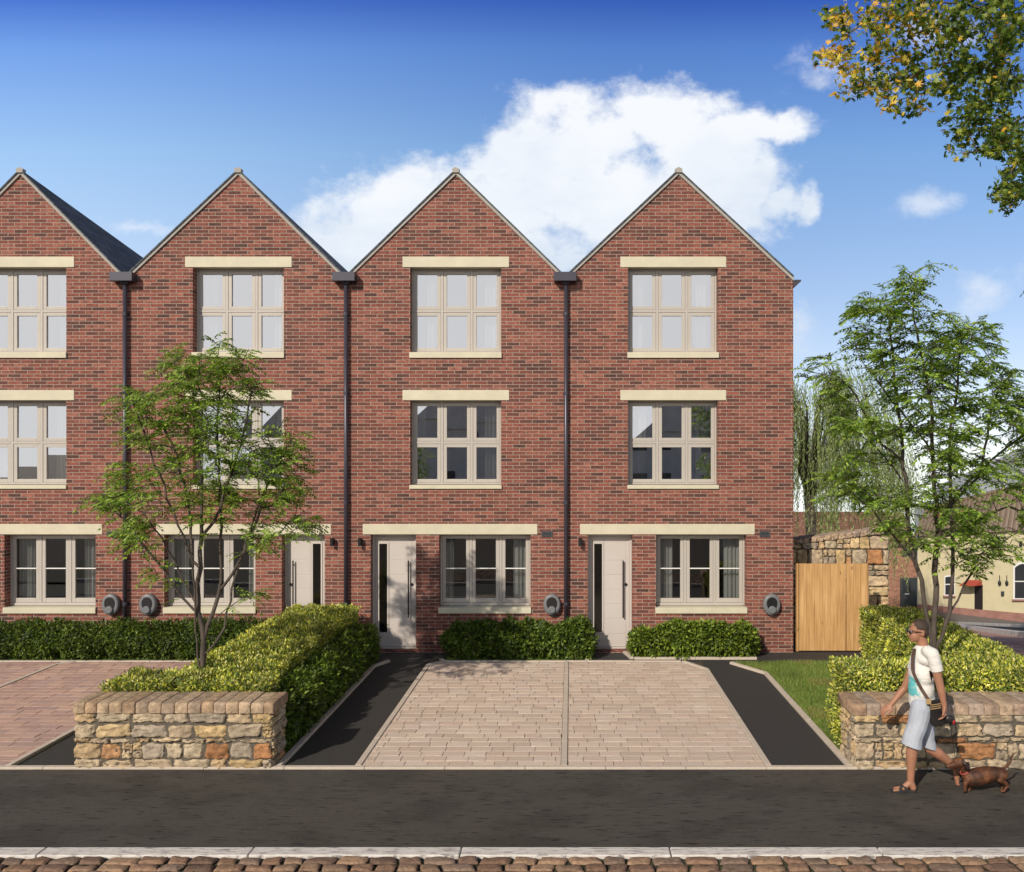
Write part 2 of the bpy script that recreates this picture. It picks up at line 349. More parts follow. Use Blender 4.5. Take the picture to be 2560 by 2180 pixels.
class MB:
    def __init__(s): s.v = []; s.f = []; s.c = []
    def add(s, vs, fs, col=None):
        k = len(s.v); s.v += [tuple(p) for p in vs]
        s.f += [tuple(i + k for i in f) for f in fs]; s.c += [col] * len(fs); return s
    def box(s, x0, x1, y0, y1, z0, z1, col=None):
        return s.add([(x0, y0, z0), (x1, y0, z0), (x1, y1, z0), (x0, y1, z0), (x0, y0, z1), (x1, y0, z1), (x1, y1, z1), (x0, y1, z1)],
            [(0, 3, 2, 1), (4, 5, 6, 7), (0, 1, 5, 4), (1, 2, 6, 5), (2, 3, 7, 6), (3, 0, 4, 7)], col)
    def poly(s, pts, col=None): return s.add(pts, [tuple(range(len(pts)))], col)
    def prism(s, pts, off, col=None):   # pts: 3-D polygon, off: extrusion vector
        n = len(pts); o = Vector(off)
        vs = [Vector(p) for p in pts] + [Vector(p) + o for p in pts]
        return s.add(vs, [tuple(range(n)), tuple(range(2 * n - 1, n - 1, -1))] + [(i, i + n, (i + 1) % n + n, (i + 1) % n) for i in range(n)], col)
    def tube(s, pts, rad, n=8, col=None, cap=True):
        pts = [Vector(p) for p in pts]
        if not isinstance(rad, (list, tuple)): rad = [rad] * len(pts)
        rings = []; up = None
        for i, p in enumerate(pts):
            d = (pts[min(i + 1, len(pts) - 1)] - pts[max(i - 1, 0)])
            if d.length < 1e-9: d = Vector((0, 0, 1))
            d.normalize()
            if up is None: up = d.orthogonal().normalized()
            up = (up - d * up.dot(d))
            up = up.normalized() if up.length > 1e-6 else d.orthogonal().normalized()
            q = d.cross(up)
            rings.append([p + (up * math.cos(a) + q * math.sin(a)) * rad[i] for a in [2 * math.pi * k / n for k in range(n)]])
        vs = [v for r in rings for v in r]; fs = []
        for i in range(len(pts) - 1):
            for k in range(n):
                a, b = i * n + k, i * n + (k + 1) % n
                fs.append((a, b, b + n, a + n))
        if cap: fs += [tuple(range(n - 1, -1, -1)), tuple(range((len(pts) - 1) * n, len(pts) * n))]
        return s.add(vs, fs, col)
    def sphere(s, c, r, n=12, m=8, col=None, rot=None):
        c = Vector(c); r = Vector(r) if isinstance(r, (tuple, list, Vector)) else Vector((r, r, r))
        vs = []; fs = []
        for j in range(1, m):
            th = math.pi * j / m
            for k in range(n):
                ph = 2 * math.pi * k / n
                q = Vector((r.x * math.sin(th) * math.cos(ph), r.y * math.sin(th) * math.sin(ph), r.z * math.cos(th)))
                if rot is not None: q = rot @ q
                vs.append(c + q)
        top = Vector((0, 0, r.z)); bot = Vector((0, 0, -r.z))
        if rot is not None: top = rot @ top; bot = rot @ bot
        vs += [c + top, c + bot]; T, B = len(vs) - 2, len(vs) - 1
        for j in range(m - 2):
            for k in range(n):
                a, b = j * n + k, j * n + (k + 1) % n
                fs.append((a, a + n, b + n, b))
        for k in range(n):
            fs.append((T, k, (k + 1) % n)); fs.append((B, (m - 2) * n + (k + 1) % n, (m - 2) * n + k))
        return s.add(vs, fs, col)
    def build(s, name, mat, parent=None, smooth=False, bevel=0, origin=None, seg=2):
        me = bpy.data.meshes.new(name); me.from_pydata(s.v, [], s.f)
        me.materials.append(M[mat] if isinstance(mat, str) else mat)
        if any(c is not None for c in s.c):
            at = me.attributes.new('Col', 'FLOAT_COLOR', 'FACE')
            at.data.foreach_set('color', np.array([(*(c or (.5, .5, .5)), 1.0) for c in s.c], dtype=np.float32).ravel())
        o = link(me, name, parent, smooth, origin)
        if bevel:
            md = o.modifiers.new('bevel', 'BEVEL'); md.width = bevel; md.segments = seg; md.limit_method = 'ANGLE'; md.angle_limit = R(40)
        return o
def np_mesh(name, V, Fc, C, mat, parent=None, smooth=False, origin=None):
    """V (n,3), Fc (m,k) uniform faces, C (m,3) colours"""
    me = bpy.data.meshes.new(name)
    m_, k_ = Fc.shape
    me.vertices.add(len(V)); me.vertices.foreach_set('co', V.astype(np.float32).ravel())
    me.loops.add(m_ * k_); me.loops.foreach_set('vertex_index', Fc.astype(np.int32).ravel())
    me.polygons.add(m_); me.polygons.foreach_set('loop_start', (np.arange(m_) * k_).astype(np.int32))
    me.update(calc_edges=True)
    me.materials.append(M[mat])
    if C is not None:
        at = me.attributes.new('Col', 'FLOAT_COLOR', 'FACE')
        at.data.foreach_set('color', np.concatenate([C, np.ones((m_, 1))], 1).astype(np.float32).ravel())
    return link(me, name, parent, smooth, origin)
def clip_half(poly, a, b, c):
    """keep a*x+b*y<=c of a 2-D polygon"""
    out = []
    for i in range(len(poly)):
        p, q = poly[i], poly[(i + 1) % len(poly)]
        dp, dq = a * p[0] + b * p[1] - c, a * q[0] + b * q[1] - c
        if dp <= 0: out.append(p)
        if (dp < 0) != (dq < 0) and abs(dp - dq) > 1e-12:
            k = dp / (dp - dq); out.append((p[0] + (q[0] - p[0]) * k, p[1] + (q[1] - p[1]) * k))
    o2 = []
    for p in out:
        if not o2 or math.dist(p, o2[-1]) > 1e-5: o2.append(p)
    if len(o2) > 1 and math.dist(o2[0], o2[-1]) < 1e-5: o2.pop()
    return o2 if len(o2) > 2 else []
def FX(px, y=0.0): return (px - 1428) * (y - CAMY) / F
def FZ(py, y=0.0): return CAMZ - (py - 1145) * (y - CAMY) / F
def dup(root, loc, label=None):
    r = root.copy(); COL.objects.link(r); r.location = loc
    if label: r['label'] = label
    for ch in list(root.children):
        c = ch.copy(); COL.objects.link(c); c.parent = r
        for g in list(ch.children):
            d = g.copy(); COL.objects.link(d); d.parent = c
    return r
# ================================================================ ground
S1 = 0.178
M['greypave'] = plain('grey_pavement', (.15, .13, .12), .9, .2, 3)
def gz(y):
    if y <= 1: return 0.0
    if y <= 31: return -S1 * (y - 1)
    if y <= 38: return -S1 * 30 - .035 * (y - 31)
    return -S1 * 30 - .245 - .17 * (y - 38)
def drape(mb, poly, off):
    br = [-1e6, 1, 31, 38, 1e6]
    for a, b_ in zip(br[:-1], br[1:]):
        q = clip_half(clip_half(poly, 0, -1, -a) or [], 0, 1, b_) if clip_half(poly, 0, -1, -a) else []
        if q: mb.poly([(p[0], p[1], gz(p[1]) + off) for p in q])
def sheet(name, poly, off, mat, kind='structure'):
    mb = MB(); drape(mb, poly, off); o = mb.build(name, mat); setlab(o, kind=kind); return o
sheet('ground', [(-600, -300), (600, -300), (600, 900), (-600, 900)], -.05, 'dirt')
sheet('road', [(-60, -8.2), (60, -8.2), (60, -6.03), (-60, -6.03)], 0, 'road')
sheet('path', [(-14, -5.97), (5.9, -5.97), (5.9, 1.2), (-14, 1.2)], -.012, 'path')
sheet('pavement', [(5.9, -6.03), (8.0, -6.03), (9.2, .2), (10.5, 4.4), (15.9, 20.5), (19.5, 31.4), (5.9, 31.4)], -.02, 'redpave')
sheet('side_road', [(8.05, -6.03), (12.0, -6.03), (14.2, 4.4), (17.1, 16.9), (20.4, 33), (22, 36), (16.6, 36), (19.55, 31.4), (15.95, 20.5), (10.55, 4.4), (9.25, .2)], -.016, 'path')
sheet('far_pavement', [(12.2, -6.03), (40, -6.03), (40, 36), (22.1, 36), (20.6, 33), (17.3, 16.9), (14.4, 4.4)], .06, 'greypave')
# kerbs of the side road
def linear_kerb(name, pts, wd, h, mat, base=None, gap=.9):
    mb = MB()
    for (x0, y0), (x1, y1) in zip(pts[:-1], pts[1:]):
        L = math.hypot(x1 - x0, y1 - y0); n = max(1, int(L / gap)); ux, uy = (x1 - x0) / L, (y1 - y0) / L; nx, ny = -uy, ux
        for i in range(n):
            a, b_ = L * i / n + .004, L * (i + 1) / n - .004
            P = [(x0 + ux * a, y0 + uy * a), (x0 + ux * b_, y0 + uy * b_)]
            q = [P[0], P[1], (P[1][0] + nx * wd, P[1][1] + ny * wd), (P[0][0] + nx * wd, P[0][1] + ny * wd)]
            lo = [(p[0], p[1], gz(p[1]) - .06) for p in q]; hi = [(p[0], p[1], gz(p[1]) + h) for p in q]
            mb.add(lo + hi, [(3, 2, 1, 0), (4, 5, 6, 7), (0, 1, 5, 4), (1, 2, 6, 5), (2, 3, 7, 6), (3, 0, 4, 7)])
    o = mb.build(name, mat, bevel=.012); setlab(o, kind='structure'); return o
linear_kerb('side_road_kerb', [(8.05, -6.0), (9.25, .2), (10.6, 4.4), (16.0, 20.5), (19.6, 31.4)], .16, .11, 'whitekerb')
linear_kerb('far_kerb', [(12.15, -6.0), (14.35, 4.4), (17.25, 16.9), (20.5, 33)], .12, .10, 'whitekerb')
# edging strips beside the drives
def edging(name, lines, wd=.07, h=.025):
    mb = MB()
    for pts in lines:
        for (x0, y0), (x1, y1) in zip(pts[:-1], pts[1:]):
            L = math.hypot(x1 - x0, y1 - y0); n = max(1, round(L / .9)); ux, uy = (x1 - x0) / L, (y1 - y0) / L; nx, ny = -uy * wd / 2, ux * wd / 2
            for i in range(n):
                a, b_ = L * i / n + .002, L * (i + 1) / n - .002
                A = (x0 + ux * a, y0 + uy * a); B = (x0 + ux * b_, y0 + uy * b_)
                mb.prism([(A[0] - nx, A[1] - ny, -.03), (B[0] - nx, B[1] - ny, -.03), (B[0] + nx, B[1] + ny, -.03), (A[0] + nx, A[1] + ny, -.03)], (0, 0, .03 + h + random.uniform(0, .002)))
    o = mb.build(name, 'kerb', bevel=.006); setlab(o, kind='structure'); return o
DL, DR, DC = -2.46, 2.28, -.08
FRONT, BACK = -6.0, -.78
edging('drive_edging', [[(-12.5, FRONT), (5.0, FRONT)], [(DL, FRONT + .04), (DL, -1.05), (DL + .22, BACK)], [(DR, FRONT + .04), (DR, -1.35), (DR - .32, BACK)],
    [(DC, FRONT + .04), (DC, BACK - .04)], [(DL + .25, BACK), (DR - .36, BACK)], [(-3.38, FRONT + .04), (-3.38, -1.1), (-3.2, -.72)],
    [(3.22, FRONT + .04), (3.22, -1.6), (2.78, -.86)], [(DL + .22, BACK + .02), (-2.3, -.62)], [(.28, BACK + .04), (.28, -.60)],
    [(.98, -.02), (1.08, -.52)], [(1.12, -.52), (3.3, -.52)],
    [(-6.5, FRONT + .04), (-6.5, BACK)], [(-11.3, FRONT + .04), (-11.3, BACK)], [(-8.87, FRONT + .04), (-8.87, -1.0), (-8.66, BACK - .04)], [(-12.5, BACK), (-6.5, BACK)]])
# pavers
def drive(name, poly, seed, cols):
    rr = random.Random(seed); mb = MB()
    xs = [p[0] for p in poly]; ys = [p[1] for p in poly]
    hp = []
    n = len(poly)
    for i in range(n):       # counter-clockwise polygon
        (x0, y0), (x1, y1) = poly[i], poly[(i + 1) % n]
        a, b_ = (y1 - y0), -(x1 - x0); hp.append((a, b_, a * x0 + b_ * y0))
    pw, ph = .262, .172; y = min(ys); row = 0
    while y < max(ys):
        x = min(xs) - rr.uniform(0, pw) - (row % 2) * pw * .5
        while x < max(xs):
            w_ = pw * rr.choice([1, 1, 1, 1, .8, 1.15]) * rr.uniform(.97, 1.03)
            q = [(x + .003, y + .007), (x + w_ - .003, y + .007), (x + w_ - .003, y + ph - .007), (x + .003, y + ph - .007)]
            for h in hp:
                if q: q = clip_half(q, *h)
            if q:
                ar = abs(sum(q[i][0] * q[(i + 1) % len(q)][1] - q[(i + 1) % len(q)][0] * q[i][1] for i in range(len(q)))) / 2
                if ar > .0012:
                    cx = sum(p[0] for p in q) / len(q); cy = sum(p[1] for p in q) / len(q)
                    z = .010 + rr.uniform(0, .004); t1 = rr.uniform(-.002, .002)
                    base = rr.choice(cols); k = rr.uniform(.93, 1.06); col = tuple(c * k for c in base)
                    def ins(p, d):
                        return (p[0] + (d if p[0] < cx else -d), p[1] + (d if p[1] < cy else -d))
                    lo = [(p[0], p[1], -.01) for p in q]; mid = [(p[0], p[1], z - .0018) for p in q]
                    top = [(*ins(p, .004), z + t1 * (1 if p[0] < cx else -1)) for p in q]
                    m_ = len(q)
                    fs = [tuple(range(2 * m_, 3 * m_))]
                    for i in range(m_):
                        j = (i + 1) % m_
                        fs += [(i, j, j + m_, i + m_), (i + m_, j + m_, j + 2 * m_, i + 2 * m_)]
                    mb.add(lo + mid + top, fs, col)
            x += w_
        y += ph; row += 1
    o = mb.build(name, 'paver'); setlab(o, kind='structure'); return o
warm = [(.56, .45, .365), (.52, .415, .335), (.59, .475, .38), (.55, .43, .345), (.58, .475, .395)]
pink = [(.44, .29, .235), (.47, .31, .25), (.40, .26, .22), (.50, .335, .265), (.42, .29, .25)]
drive('driveway', [(DL + .04, FRONT + .04), (DC - .04, FRONT + .04), (DC - .04, BACK - .04), (DL + .27, BACK - .04), (DL + .04, -1.04)], 1, warm)
drive('driveway', [(DC + .04, FRONT + .04), (DR - .04, FRONT + .04), (DR - .04, -1.36), (DR - .36, BACK - .04), (DC + .04, BACK - .04)], 2, warm)
drive('driveway', [(-11.26, FRONT + .04), (-8.91, FRONT + .04), (-8.91, BACK - .04), (-11.26, BACK - .04)], 3, pink)
drive('driveway', [(-8.83, FRONT + .04), (-6.54, FRONT + .04), (-6.54, BACK - .04), (-8.68, BACK - .04), (-8.83, -1.0)], 4, pink)
jb = MB()
for x0, x1 in ((DL, DR), (-11.3, -6.5)): jb.poly([(x0, FRONT, -.004), (x1, FRONT, -.004), (x1, BACK, -.004), (x0, BACK, -.004)])
setlab(jb.build('joint_sand', plain('joint_sand', (.07, .052, .04), .95, .2, 60)), kind='structure')
# beds
bed = MB()
for q in ([(-2.24, -.74), (.26, -.74), (.26, .0), (-2.24, .0)], [(1.1, -.50), (3.3, -.50), (3.3, 0), (1.1, 0)], [(-13, -.74), (-3.45, -.74), (-3.45, 0), (-13, 0)],
          [(-5.75, -5.6), (-3.42, -5.6), (-3.42, -.75), (-5.75, -.75)], [(3.26, -5.96), (5.9, -5.96), (5.9, -.86), (2.85, -.86), (3.26, -1.55)]):
    bed.poly([(p[0], p[1], .002) for p in q])
setlab(bed.build('lawn_soil', 'lawnbase'), kind='structure')
# near white kerb and the cobbled strip
mb = MB(); x = -14.0
while x < 14:
    L = 1.86
    mb.box(x + .005, x + L - .005, -8.36, -8.196, -.05, .08 + random.uniform(-.002, .002)); x += L
setlab(mb.build('kerb', 'whitekerb', bevel=.012, seg=3), kind='structure')
mb = MB(); mb.poly([(-40, -12.6, .045), (40, -12.6, .045), (40, -8.36, .045), (-40, -8.36, .045)])
setlab(mb.build('cobble_bed', plain('mossy_joint', (.045, .045, .022), .95, .5, 25, .6, 40)), kind='structure')
def cobbles():
    rr = random.Random(5); V = []; Fs = []; C = []
    us = [-1, -.9, -.6, 0, .6, .9, 1]; y = -8.375; row = 0
    cols = [(.27, .165, .105), (.24, .145, .095), (.32, .205, .13), (.19, .12, .085), (.29, .19, .125), (.24, .165, .12)]
    while y > -10.6:
        h = rr.uniform(.115, .135); x = -6.2 - rr.uniform(0, .2)
        while x < 5.2:
            w_ = rr.uniform(.17, .30); k0 = len(V); col = rr.choice(cols); g = rr.uniform(.8, 1.2)
            cx, cy = x + w_ / 2, y - h / 2 + rr.uniform(-.005, .005); sk = rr.uniform(-.02, .02); tz = rr.uniform(-.006, .006)
            for v_ in us:
                for u_ in us:
                    a = u_ * math.sqrt(1 - .07 * v_ * v_); b_ = v_ * math.sqrt(1 - .07 * u_ * u_)
                    px_ = cx + a * (w_ / 2 - .009) + sk * v_; py_ = cy + b_ * (h / 2 - .008)
                    e = max(0, (1 - abs(u_) ** 5) * (1 - abs(v_) ** 5)) ** .4
                    z = .056 + .024 * e ** .5 + tz + .016 * (noise.noise(Vector((px_ * 14, py_ * 14, row))) if e > 0 else 0)
                    V.append((px_, py_, z))
            for j in range(6):
                for i in range(6):
                    a = k0 + j * 7 + i; Fs.append((a, a + 1, a + 8, a + 7)); C.append([c * g for c in col])
            x += w_ + .004
        y -= h + .004; row += 1
    o = np_mesh('cobbles', np.array(V), np.array(Fs), np.array(C), 'cobble', smooth=True); setlab(o, kind='structure')
cobbles()

# ================================================================ houses
TOPS = []
def reveal(mb, x0, x1, z0, z1, d=.30, bottom=False):
    mb.poly([(x0, 0, z0), (x0, d, z0), (x0, d, z1), (x0, 0, z1)])
    mb.poly([(x1, 0, z0), (x1, 0, z1), (x1, d, z1), (x1, d, z0)])
    if bottom: mb.poly([(x0, 0, z0), (x1, 0, z0), (x1, d, z0), (x0, d, z0)])
YF = .168
def window(parent, x0, x1, z0, z1, rows, sill, bars, curt, seed):
    """frame mesh with sashes, panes, sill and curtains as sub-parts"""
    rr = random.Random(seed); fw, mw, sw = .032, .046, .062
    fb = MB(); y0, y1 = YF, YF + .075
    fb.box(x0, x0 + fw, y0, y1, z0, z1).box(x1 - fw, x1, y0, y1, z0, z1)
    zt = z1 - fw; zb = z0 + (.05 if bars else fw)
    fb.box(x0 + fw, x1 - fw, y0, y1, zt, z1).box(x0 + fw, x1 - fw, y0 - (.012 if bars else 0), y1, z0, zb)
    iw = (x1 - x0 - 2 * fw - 2 * mw) / 3; cols = [x0 + fw + k * (iw + mw) for k in range(3)]
    for k in (1, 2): fb.box(cols[k] - mw, cols[k], y0, y1, zb, zt)
    ih = (zt - zb - (rows - 1) * mw) / rows; rz = [zb + k * (ih + mw) for k in range(rows)]
    if rows == 2:
        for c in cols: fb.box(c, c + iw, y0, y1, rz[1] - mw, rz[1])
    fr = fb.build('window', 'frame', parent, bevel=.004)
    pb = MB()
    for cx in cols:
        for z in rz:
            a0, a1, b0, b1 = cx + .003, cx + iw - .003, z + .003, z + ih - .003
            sb = MB(); ya, yb = y0 + .008, y0 + .062; bt = sw + (.02 if bars else 0)
            sb.box(a0, a0 + sw, ya, yb, b0, b1).box(a1 - sw, a1, ya, yb, b0, b1).box(a0 + sw, a1 - sw, ya, yb, b1 - sw, b1).box(a0 + sw, a1 - sw, ya, yb, b0, b0 + bt)
            sb.build('sash', 'frame', fr, bevel=.004)
            tx, tz = rr.uniform(-.0025, .0025), rr.uniform(-.0025, .0025)
            yp = y0 + .036
            pb.poly([(a0 + sw - .005, yp - tx - tz, b0 + bt - .005), (a1 - sw + .005, yp + tx - tz, b0 + bt - .005), (a1 - sw + .005, yp + tx + tz, b1 - sw + .005), (a0 + sw - .005, yp - tx + tz, b1 - sw + .005)])
            if bars:
                zm = (b0 + bt + b1 - sw) / 2
                g = MB().box(a0 + sw, a1 - sw, ya + .006, ya + .024, zm - .009, zm + .009); g.build('glazing_bar', 'whitebar', fr)
    pb.build('pane', 'glasslow' if bars else 'glass', fr)
    sx = .012
    MB().box(x0 - sx, x1 + sx, -.035, .155, z0 - sill - .006, z0 - .006).build('sill', 'lintel', fr, bevel=.004)
    for side in curt:     # side: (position 0..1 of the opening, width m)
        c0 = x0 + side[0] * (x1 - x0); n = 40; yb = y1 + .13; vs = []; wd = side[1]
        zb_, zt_ = z0 - .25, z1 + .10
        for k in range(n + 1):
            u_ = k / n; x = c0 + u_ * wd; y = yb + .028 * math.sin(u_ * wd / .075 * 6.283 + seed) + .008 * math.sin(u_ * 37)
            vs += [(x, y, zb_), (x, y + .01, zt_)]
        cb_ = MB(); cb_.add(vs, [(2 * k, 2 * k + 2, 2 * k + 3, 2 * k + 1) for k in range(n)])
        cb_.build('curtain', 'curtain', fr, smooth=True)
    return fr
def front_door(parent, x0, x1, z0, z1, flip, hidden=False):
    y0 = YF; fw = .045
    w_ = x1 - x0; X = (lambda a: x0 + a) if not flip else (lambda a: x1 - a)
    def bx(mb, a, b_, ya, yb, za, zb):
        p, q = sorted((X(a), X(b_))); return mb.box(p, q, ya, yb, za, zb)
    d = MB(); bx(d, 0, fw, y0, y0 + .08, z0, z1); bx(d, w_ - fw, w_, y0, y0 + .08, z0, z1); bx(d, fw, w_ - fw, y0, y0 + .08, z1 - .06, z1)
    bx(d, fw, w_ - fw, y0 - .01, y0 + .08, z0, z0 + .03)
    fr = d.build('door_frame', 'door', parent, bevel=.004)
    L0, L1, gl0, gl1 = fw + .003, w_ - fw - .003, .15, .36
    leaf = MB(); yl = y0 + .018
    bx(leaf, L0, L1, yl + .006, yl + .05, z0 + .033, z1 - .064)
    gx0, gx1, gz0, gz1 = fw + .045, fw + .255, z0 + .27, z1 - .16
    edges = [z0 + .033, gz0, z0 + .56, z0 + .83, z0 + 1.10, z0 + 1.37, z0 + 1.64, gz1, z1 - .064]
    for a, b_ in zip(edges[:-1], edges[1:]): bx(leaf, gx1 + .008, L1 - .06, yl, yl + .01, a + .003, b_ - .003)
    bx(leaf, L1 - .058, L1, yl, yl + .01, z0 + .035, z1 - .066)
    bx(leaf, L0, gx0 - .006, yl, yl + .01, z0 + .035, z1 - .066)
    bx(leaf, gx0 - .003, gx1 + .005, yl, yl + .01, z0 + .035, gz0 - .004); bx(leaf, gx0 - .003, gx1 + .005, yl, yl + .01, gz1 + .004, z1 - .066)
    bw = .032
    bx(leaf, gx0, gx0 + bw, yl - .010, yl + .01, gz0, gz1); bx(leaf, gx1 - bw, gx1, yl - .010, yl + .01, gz0, gz1)
    bx(leaf, gx0 + bw, gx1 - bw, yl - .010, yl + .01, gz0, gz0 + bw); bx(leaf, gx0 + bw, gx1 - bw, yl - .010, yl + .01, gz1 - bw, gz1)
    lf = leaf.build('front_door', 'door', parent, bevel=.003)
    g = MB(); bx(g, gx0 + bw, gx1 - bw, yl - .002, yl + .004, gz0 + bw, gz1 - bw); g.build('glass_strip', 'doorglass', lf)
    hx = X(L1 - .115); h = MB(); hy = yl - .055
    h.tube([(hx, hy, z0 + .58), (hx, hy, z0 + 1.64)], .013, 10)
    for hz in (z0 + .66, z0 + 1.56): h.tube([(hx, hy, hz), (hx, yl + .004, hz)], .009, 8)
    h.build('handle', 'black', lf, smooth=False)
    k = MB(); kx = X(L1 - .06); k.tube([(kx, yl - .015, z0 + 1.19), (kx, yl + .004, z0 + 1.19)], .028, 16); k.build('lock', 'black', lf)
    s = MB()
    n = 8
    for i in range(n): s.box(x0 + w_ * i / n + .004, x0 + w_ * (i + 1) / n - .004, -.03, .15, z0 - .068, z0 - .006)
    s.build('threshold', 'brick', parent)
# per house: wall limits, apex, upper opening, ground lintel, opening list
H = [dict(v=(-209, 315), ap=53, up=(-60, 165.6), gl=(-180, 256), gw=(11, 239), dr=(-161, -48), fl=False, vent=(268, 294), cur=[(.02, .3), (.75, .3)],
          lab='terraced brick house at the left end, whose slate roof slope shows', upc=[(.80, .4)]),
     dict(v=(315, 865), ap=597, up=(482, 709.5), gl=(391, 827.5), gw=(410.5, 638.6), dr=(704.6, 811.5), fl=True, vent=None, cur=[(.0, .3), (.85, .25)],
          lab='terraced brick house behind the slender young tree, front door on its right', upc=[(.01, .3), (.82, .3)]),
     dict(v=(865, 1413), ap=1140, up=(1025.5, 1252.7), gl=(907, 1343.4), gw=(1097.8, 1326.2), dr=(926.2, 1039.8), fl=False, vent=(1354, 1381), cur=[(.0, .22), (.80, .32)],
          lab='terraced brick house next to the end one, door beside the clipped dark hedge', upc=[(.15, .16), (.80, .32)]),
     dict(v=(1413, 1983), ap=1696, up=(1570, 1795), gl=(1449.8, 1886.5), gw=(1640, 1866), dr=(1469.5, 1581), fl=False, vent=(1898.7, 1924), cur=[(.02, .32), (.78, .32)],
          lab='end of terrace brick house beside the wooden gate', upc=[(.06, .22), (.74, .26)])]
ZE, ZA = FZ(697), FZ(431)
DEPTH = 9.0
for i, h in enumerate(H):
    x0, x1, xa = FX(h['v'][0]), FX(h['v'][1]), FX(h['ap'])
    root = thing('terraced_house', h['lab'], 'house', (xa, 0, 0), 'brick terraced houses in the row')
    ops = [(FX(h['up'][0]), FX(h['up'][1]), FZ(880.8), FZ(668)), (FX(h['up'][0]), FX(h['up'][1]), FZ(1212.4), FZ(1000.5)),
           (FX(h['gw'][0]), FX(h['gw'][1]), FZ(1518.4), FZ(1335.8)), (FX(h['dr'][0]), FX(h['dr'][1]), FZ(1626.6), FZ(1335.8))]
    xs = sorted({x0, x1, *[o_[0] for o_ in ops], *[o_[1] for o_ in ops]}); zs = sorted({-2.0, ZA, *[o_[2] for o_ in ops], *[o_[3] for o_ in ops]})
    wb = MB()
    aL = (ZA - ZE) / (xa - x0); aR = (ZA - ZE) / (x1 - xa)
    for a, b_ in zip(xs[:-1], xs[1:]):
        for c, d_ in zip(zs[:-1], zs[1:]):
            if any(a >= o_[0] - 1e-6 and b_ <= o_[1] + 1e-6 and c >= o_[2] - 1e-6 and d_ <= o_[3] + 1e-6 for o_ in ops): continue
            q = [(a, c), (b_, c), (b_, d_), (a, d_)]
            q = clip_half(q, -aL, 1, ZE - aL * x0)          # z <= ZE + aL (x-x0)
            if q: q = clip_half(q, aR, 1, ZE + aR * x1)
            if q: wb.poly([(p[0], 0, p[1]) for p in q])
    for k_, o_ in enumerate(ops): reveal(wb, *o_, bottom=(k_ == 3))
    # side, back and inner faces of the shell
    wb.poly([(x1 - .001, 0, -2), (x1 - .001, DEPTH, -2), (x1 - .001, DEPTH, ZE), (x1 - .001, 0, ZE)])
    wb.poly([(x0 + .001, 0, -2), (x0 + .001, 0, ZE), (x0 + .001, DEPTH, ZE), (x0 + .001, DEPTH, -2)])
    wb.poly([(x0, DEPTH, -2), (x0, DEPTH, ZE), (x1, DEPTH, ZE), (x1, DEPTH, -2)])
    wb.build('wall', 'brick', root)
    # rooms
    rb = MB(); fl_ = [-.0, FZ(1270), FZ(935), ZE - .03 + .62]
    for k_ in range(3):
        za, zb = fl_[k_] + .12, fl_[k_ + 1] - .12
        if k_ == 2: zb = fl_[3]
        A0, A1, B1 = x0 + .15, x1 - .15, 4.2
        if k_ == 2: A0, A1, B1 = x0 + .85, x1 - .85, 1.9
        rb.poly([(A0, .31, za), (A1, .31, za), (A1, B1, za), (A0, B1, za)]); rb.poly([(A0, .31, zb), (A0, B1, zb), (A1, B1, zb), (A1, .31, zb)])
        rb.poly([(A0, .31, za), (A0, B1, za), (A0, B1, zb), (A0, .31, zb)]); rb.poly([(A1, .31, za), (A1, .31, zb), (A1, B1, zb), (A1, B1, za)])
        rb.poly([(A0, B1, za), (A1, B1, za), (A1, B1, zb), (A0, B1, zb)])
    rb.build('room', 'wallin', root)
    # roof: front ridge dying back into the hips
    ro = MB(); ZT, e = .055, .06; zr = ZA + ZT; zv = ZE + ZT
    ro.add([(xa, -.05, zr), (x0, -.05, zv), (x1, -.05, zv), (x0, 4.5, zv), (x1, 4.5, zv), (x0, DEPTH, zv), (x1, DEPTH, zv)],
           [(0, 1, 3), (0, 4, 2), (0, 3, 4), (3, 5, 6, 4)])
    # verge undercloak
    for xe, zs_ in ((x0, 1), (x1, -1)):
        ro.prism([(xe, -.05, ZE + .022), (xa, -.05, ZA + .022), (xa, -.05, zr), (xe, -.05, zv)], (0, .06, 0))
    rf = ro.build('roof', 'slate', root)
    vb = MB()
    for xe in (x0, x1):
        vb.prism([(xe, -.03, ZE - .045), (xa, -.03, ZA - .045), (xa, -.03, ZA + .02), (xe, -.03, ZE + .02)], (0, .05, 0))
    vb.build('verge', 'verge', root)
    cp = MB(); cp.prism([(xa - .06, -.06, ZA - .02), (xa + .06, -.06, ZA - .02), (xa + .068, -.06, ZA + .05), (xa, -.06, ZA + .085), (xa - .068, -.06, ZA + .05)], (0, .10, 0))
    cp.build('ridge_cap', 'verge', rf, bevel=.006)
    # lintels
    u0, u1 = h['up']
    for za, zb in ((668, 641.7), (1000.5, 975)):
        MB().box(FX(u0 - 19), FX(u1 + 20), -.010, .16, FZ(za), FZ(zb)).build('lintel', 'lintel', root, bevel=.004)
    MB().box(FX(h['gl'][0]), FX(h['gl'][1]), -.010, .16, FZ(1335.8), FZ(1309.8)).build('lintel', 'lintel', root, bevel=.004)
    for k_, (za, zb) in enumerate(((880.8, 668), (1212.4, 1000.5))):
        window(root, FX(u0), FX(u1), FZ(za) + .006, FZ(zb), 2, (.105 if k_ == 0 else .07), False, h['upc'] if k_ == 0 else h['cur'], i * 7 + k_)
    window(root, FX(h['gw'][0]), FX(h['gw'][1]), FZ(1518.4) + .006, FZ(1335.8), 1, .108, True, h['cur'], i * 7 + 3)
    front_door(root, FX(h['dr'][0]), FX(h['dr'][1]), FZ(1626.6), FZ(1335.8), h['fl'])
